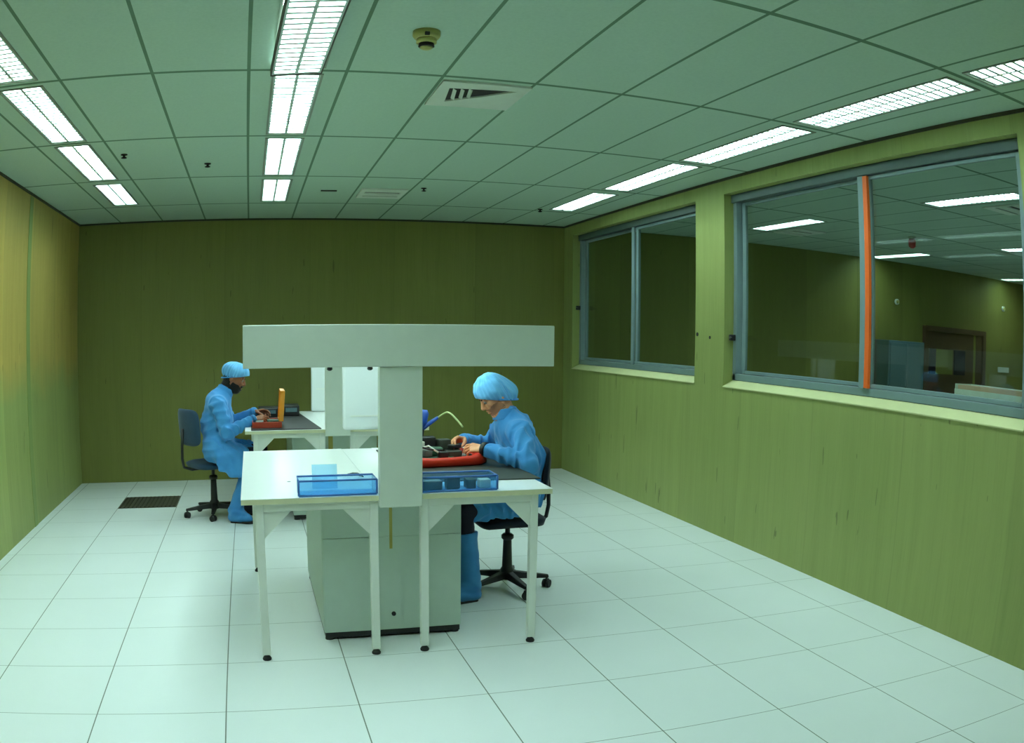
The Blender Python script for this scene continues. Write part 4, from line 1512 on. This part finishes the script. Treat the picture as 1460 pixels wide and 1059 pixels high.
        fw = nrm((toe - an) * V3(1, 1, 0))
        sd2 = V3(-fw[1], fw[0], 0)
        c_ = an * V3(1, 1, 0) - fw * 0.045
        Ln = np.linalg.norm((toe - an) * V3(1, 1, 0)) + 0.10
        prof = [(0.0, 0.026), (0.06, 0.036), (0.25, 0.036), (0.5, 0.034), (0.75, 0.044), (0.9, 0.040), (1.0, 0.020)]
        left = [c_ + fw * Ln * u_ + sd2 * w_ for u_, w_ in prof]
        right = [c_ + fw * Ln * u_ - sd2 * w_ for u_, w_ in reversed(prof)]
        so.prism([(p[0], p[1]) for p in left + right], 2, 0.001, 0.02)
        so.local('sole', M['black'], b_)
    return body


def cc_low(cc):
    return cc[4] if len(cc) > 4 else cc[2] if not hasattr(cc[2], 'shape') and not isinstance(cc[2], tuple) else 0.02


# near worker, facing -x in the room (figure frame is turned half round)
JR = dict(
    pelvis=V3(-0.02, 0, 0.625), chest=V3(-0.03, 0, 0.86), upper=V3(0.02, 0, 1.045), neck=V3(0.075, 0, 1.135), head=V3(0.145, 0, 1.262),
    head_pitch=math.radians(34), head_yaw=math.radians(4),
    shL=V3(0.03, 0.185, 1.03), elL=V3(0.03, 0.345, 0.885), wrL=V3(0.245, 0.165, 0.945),
    shR=V3(0.03, -0.185, 1.03), elR=V3(0.07, -0.33, 0.905), wrR=V3(0.30, -0.145, 0.965),
    hipL=V3(0.0, 0.09, 0.60), knL=V3(0.375, 0.15, 0.575), anL=V3(0.335, 0.17, 0.085), toeL=V3(0.47, 0.21, 0.045),
    hipR=V3(0.0, -0.09, 0.60), knR=V3(0.42, -0.12, 0.575), anR=V3(0.40, -0.13, 0.085), toeR=V3(0.53, -0.13, 0.045),
    handL=(V3(0.85, -0.50, 0.05), V3(-0.10, -0.55, -0.85), V3(0.3, -0.8, 0.5), [(0.35, 0.55, 0.35), (0.5, 0.65, 0.4), (0.6, 0.7, 0.45), (0.7, 0.7, 0.5)], 0.05, (0.55, 0.75)),
    handR=(V3(0.80, 0.52, 0.12), V3(-0.05, 0.55, -0.8), V3(0.3, 0.8, 0.5), [(0.45, 0.55, 0.35), (0.6, 0.65, 0.4), (0.75, 0.7, 0.45), (0.85, 0.7, 0.5)], 0.05, (0.55, 0.75)),
    cap=(V3(0.004, 0, 0.046), (0.108, 0.108, 0.100), V3(-0.062, 0, -0.030), (0.076, 0.092, 0.078), -0.034), cap_slope=0.72,
    cap_label='pale blue gathered cap drawn back over the head', hair_low=-0.05,
    fold=0.0085, skirt=0.78, hem=0.50, seat=0.521, seat_x=0.22, drapeL=[((0.02, 0.15, 0.66), (0.10, 0.16, 0.60), 0.11, 0.10)], drapeR=[((0.02, -0.15, 0.66), (0.10, -0.16, 0.60), 0.11, 0.10)],
    boot_top=0.72, strap='L')
p1 = make_person('person', (1.62, 5.12, 0), PI, JR, M['skin'], (0.0012, M['stubble'], 'short stubble', 0.036), 3)
tag(p1, 'person in pale blue smock and cap bending over the red tray, facing left', 'person', 'seated workers in blue smocks')

# far worker, facing +x
JL = dict(
    pelvis=V3(0.01, 0, 0.63), chest=V3(0.0, 0, 0.86), upper=V3(0.015, 0, 1.045), neck=V3(0.075, 0, 1.14), head=V3(0.165, 0, 1.268),
    head_pitch=math.radians(22), head_yaw=math.radians(-6),
    shL=V3(0.03, 0.185, 1.04), elL=V3(0.12, 0.25, 0.83), wrL=V3(0.335, 0.11, 0.945),
    shR=V3(0.02, -0.185, 1.04), elR=V3(0.10, -0.255, 0.80), wrR=V3(0.325, -0.20, 0.905),
    hipL=V3(0.0, 0.09, 0.605), knL=V3(0.38, 0.10, 0.60), anL=V3(0.27, 0.09, 0.085), toeL=V3(0.40, 0.08, 0.045),
    hipR=V3(0.0, -0.09, 0.605), knR=V3(0.33, -0.17, 0.585), anR=V3(0.15, -0.235, 0.085), toeR=V3(0.255, -0.285, 0.045),
    handL=(V3(0.90, 0.0, 0.05), V3(0.0, -0.45, -0.85), V3(0.2, -0.8, 0.3), [(0.35, 0.5, 0.35), (0.45, 0.6, 0.4), (0.55, 0.65, 0.4), (0.6, 0.7, 0.5)], 0.05, (0.55, 0.75)),
    handR=(V3(0.92, 0.12, 0.14), V3(0.05, 0.45, -0.85), V3(0.2, 0.8, 0.4), [(0.3, 0.5, 0.35), (0.4, 0.55, 0.4), (0.5, 0.65, 0.4), (0.6, 0.7, 0.5)], 0.05, (0.55, 0.75)),
    cap=(V3(-0.012, 0, 0.046), (0.122, 0.100, 0.090), V3(0.040, 0, 0.062), (0.070, 0.088, 0.062), 0.004), cap_slope=0.46,
    cap_label='light blue soft cap with puffed crown', hair_low=-0.095,
    fold=0.0052, skirt=0.72, hem=0.41, seat=0.531, seat_x=0.20, drapeL=[((0.02, 0.15, 0.66), (0.10, 0.15, 0.62), 0.11, 0.10)],
    drapeR=[((0.02, -0.15, 0.66), (0.10, -0.17, 0.60), 0.11, 0.10), ((0.02, -0.235, 0.60), (0.04, -0.255, 0.49), 0.045, 0.035), ((0.10, -0.235, 0.60), (0.13, -0.265, 0.44), 0.05, 0.04), ((0.20, -0.22, 0.58), (0.20, -0.26, 0.44), 0.06, 0.045)],
    boot_top=0.66, bootmatL=M['trouser'], seat_side=0.17)
p2 = make_person('person', (-0.33, 7.78, 0), 0.0, JL, M['skin_brown'], (0.0065, M['hair'], 'black beard', 0.052), 6)
tag(p2, 'bearded person in blue smock and cap seated by the back wall, facing right', 'person', 'seated workers in blue smocks')

# the part the near worker holds
o = MB().rbox((0, 0, 0), (0.075, 0.05, 0.022), 0.005, Matrix.Translation((1.225, 5.13, 0.945)) @ Matrix.Rotation(0.5, 4, 'Z')).build('component', M['black_plastic'], at=(1.225, 5.13, 0.945))
tag(o, 'small black part held between the fingers of the near worker', 'component', 'loose electronic components')

# ------------------------------------------------------------------ things in the neighbouring room
lk = empty('metal_locker', (9.11, 9.75, 0))
MB().box(8.72, 9.50, 9.55, 9.99, 0.05, 1.775).build('locker_body', M['locker'], lk, bevel=0.006)
MB().box(8.75, 9.10, 9.53, 9.55, 0.10, 1.74).build('door', M['locker'], lk, bevel=0.004)
MB().box(9.115, 9.47, 9.53, 9.55, 0.10, 1.74).build('door', M['locker'], lk, bevel=0.004)
MB().box(8.74, 9.48, 9.57, 9.97, 0.0, 0.05).build('plinth', M['black_plastic'], lk)
MB().box(9.07, 9.085, 9.515, 9.53, 0.95, 1.10).build('handle', M['black_plastic'], lk)
tag(lk, 'blue grey metal locker beyond the window, just right of the orange strip', 'locker')

dr = struct(empty('door_1', (10.7, 9.95, 0)), 'brown door with dark panes beyond the big window')
fr = MB()
fr.box(9.90, 9.98, 9.93, 9.999, 0, 2.06)
fr.box(11.43, 11.51, 9.93, 9.999, 0, 2.06)
fr.box(9.98, 11.43, 9.93, 9.999, 1.98, 2.06)
fr.build('door_frame', M['door_brown'], dr)
lf = MB().box(9.985, 11.18, 9.955, 9.995, 0.005, 1.975).build('door_leaf', M['door_brown'], dr)
MB().box(11.25, 11.425, 9.955, 9.995, 0.005, 1.975).build('side_leaf', M['door_brown'], dr)
MB().box(11.182, 11.248, 9.96, 9.99, 0.005, 1.975).build('gap_panel', M['wall_back'], dr)
for x0, x1, m in [(10.02, 10.18, 'pane_dark'), (10.20, 10.62, 'wall_back'), (10.66, 10.95, 'pane_dark')]:  # middle pane gets the wall green as a painted-in reflection
    MB().box(x0, x1, 9.948, 9.957, 1.30, 1.70).build('pane', M[m], lf)
MB().tube([(11.12, 9.94, 1.0), (11.02, 9.94, 1.0)], 0.012, 8).build('door_handle', M['part_grey'], lf)

sg = empty('wall_switch_plate', (12.12, 9.99, 1.44))
MB().box(11.95, 12.28, 9.98, 9.999, 1.39, 1.48).build('plate', M['vent'], sg)
MB().box(12.08, 12.12, 9.975, 9.98, 1.42, 1.45).build('switch', M['vent'], sg)
tag(sg, 'pale plate on the wall right of the brown door beyond the window', 'wall plate')

al = empty('alarm_beacon', (7.3, 7.55, ZC))
MB().lathe([(0.05, 0), (0.05, -0.02), (0.03, -0.025)], 20, (7.3, 7.55, ZC)).build('beacon_base', M['vent'], al)
MB().lathe([(0.042, -0.025), (0.05, -0.06), (0.045, -0.12), (0.02, -0.14)], 20, (7.3, 7.55, ZC)).build('beacon_lens', M['red_lamp'], al)
tag(al, 'dark red beacon hanging from the ceiling beyond the big window', 'beacon')
for x, z, lb in [(9.288, 2.379, 'small round pale fitting on the wall above the locker'), (12.09, 2.50, 'small round pale fitting on the wall right of the brown door')]:
    o = empty('wall_fitting', (x, 9.99, z))
    MB().tube([(x, 9.999, z), (x, 9.975, z)], 0.045, 16).build('fitting_plate', M['vent'], o)
    MB().tube([(x, 9.975, z), (x, 9.955, z)], 0.025, 12).build('fitting_knob', M['detector'], o)
    tag(o, lb, 'wall fitting', 'round fittings on the wall beyond the window')

bxo = empty('card_box', (4.06, 3.35, 1.35))
b = MB()
x0, x1, y0, y1, z0, z1, w = 3.955, 4.12, 2.95, 3.68, 1.352, 1.45, 0.006
b.box(x0, x1, y0, y1, z0, z0 + w)
b.box(x0, x0 + w, y0, y1, z0 + w, z1 - 0.03)
b.box(x1 - w, x1, y0, y1, z0 + w, z1)
b.box(x0 + w, x1 - w, y0, y0 + w, z0 + w, z1)
b.box(x0 + w, x1 - w, y1 - w, y1, z0 + w, z1)
b.build('box_shell', M['paper'], bxo)
MB().box(x0 + 0.012, x1 - 0.012, y0 + 0.02, y1 - 0.02, z0 + 0.01, z1 - 0.006).build('box_filling', M['pinkish'], bxo)
tag(bxo, 'low white box standing behind the glass at the right end of the big window', 'box')
# a shelf under it on the other side of the wall
sfl = MB().box(XO0 + 0.001, XO0 + 0.24, 2.7, 3.9, 1.31, 1.35).build('wall_shelf', M['vent'], at=(XO0 + 0.1, 3.3, 1.31))
tag(sfl, 'narrow shelf on the other side of the window wall under the white box', 'shelf')

# ------------------------------------------------------------------ camera: an old wide lens with barrel distortion
cd = bpy.data.cameras.new('camera')
co = bpy.data.objects.new('camera', cd)
COL.objects.link(co)
cd.type = 'PANO'
cd.panorama_type = 'FISHEYE_LENS_POLYNOMIAL'
cd.sensor_fit = 'HORIZONTAL'
cd.sensor_width = 36.0
cd.sensor_height = 36.0 * 1059 / 1460
cd.fisheye_fov = PI
mm_ = 36.0 / 1.46          # sensor mm per 1000 px
cd.fisheye_polynomial_k0 = 0.0
cd.fisheye_polynomial_k1 = -0.813592 / mm_
cd.fisheye_polynomial_k2 = 0.0
cd.fisheye_polynomial_k3 = 0.0196046 / mm_ ** 3
cd.fisheye_polynomial_k4 = -0.0613211 / mm_ ** 4
cd.shift_x = 55.63 / 1460
cd.shift_y = 125.67 / 1059
cd.clip_start = 0.05
cd.clip_end = 60
yaw, pit, rol = -0.256255, -0.142633, -0.0077422
cy, sy, cp_, sp, cr, sr = math.cos(yaw), math.sin(yaw), math.cos(pit), math.sin(pit), math.cos(rol), math.sin(rol)
Rz = Matrix(((cy, -sy, 0), (sy, cy, 0), (0, 0, 1)))
Rx = Matrix(((1, 0, 0), (0, cp_, -sp), (0, sp, cp_)))
Ry = Matrix(((cr, 0, sr), (0, 1, 0), (-sr, 0, cr)))
Rw = Rz @ Rx @ Ry
right, fwd, up = Rw.col[0], Rw.col[1], Rw.col[2]
co.matrix_world = Matrix(((right.x, up.x, -fwd.x, 0), (right.y, up.y, -fwd.y, 0), (right.z, up.z, -fwd.z, 1.61934), (0, 0, 0, 1)))
S.camera = co

# ------------------------------------------------------------------ world and view
w = bpy.data.worlds.new('world')
S.world = w
w.use_nodes = True
w.node_tree.nodes['Background'].inputs[0].default_value = (0.02, 0.03, 0.025, 1)
w.node_tree.nodes['Background'].inputs[1].default_value = 0.0
S.view_settings.view_transform = 'Standard'
S.view_settings.look = 'None'
S.view_settings.exposure = 0.0
S.view_settings.gamma = 1.0
S.view_settings.use_curve_mapping = False
S.cycles.use_denoising = True
S.cycles.max_bounces = 10
S.cycles.diffuse_bounces = 5
S.cycles.glossy_bounces = 4
S.cycles.transparent_max_bounces = 12
S.cycles.sample_clamp_indirect = 6.0
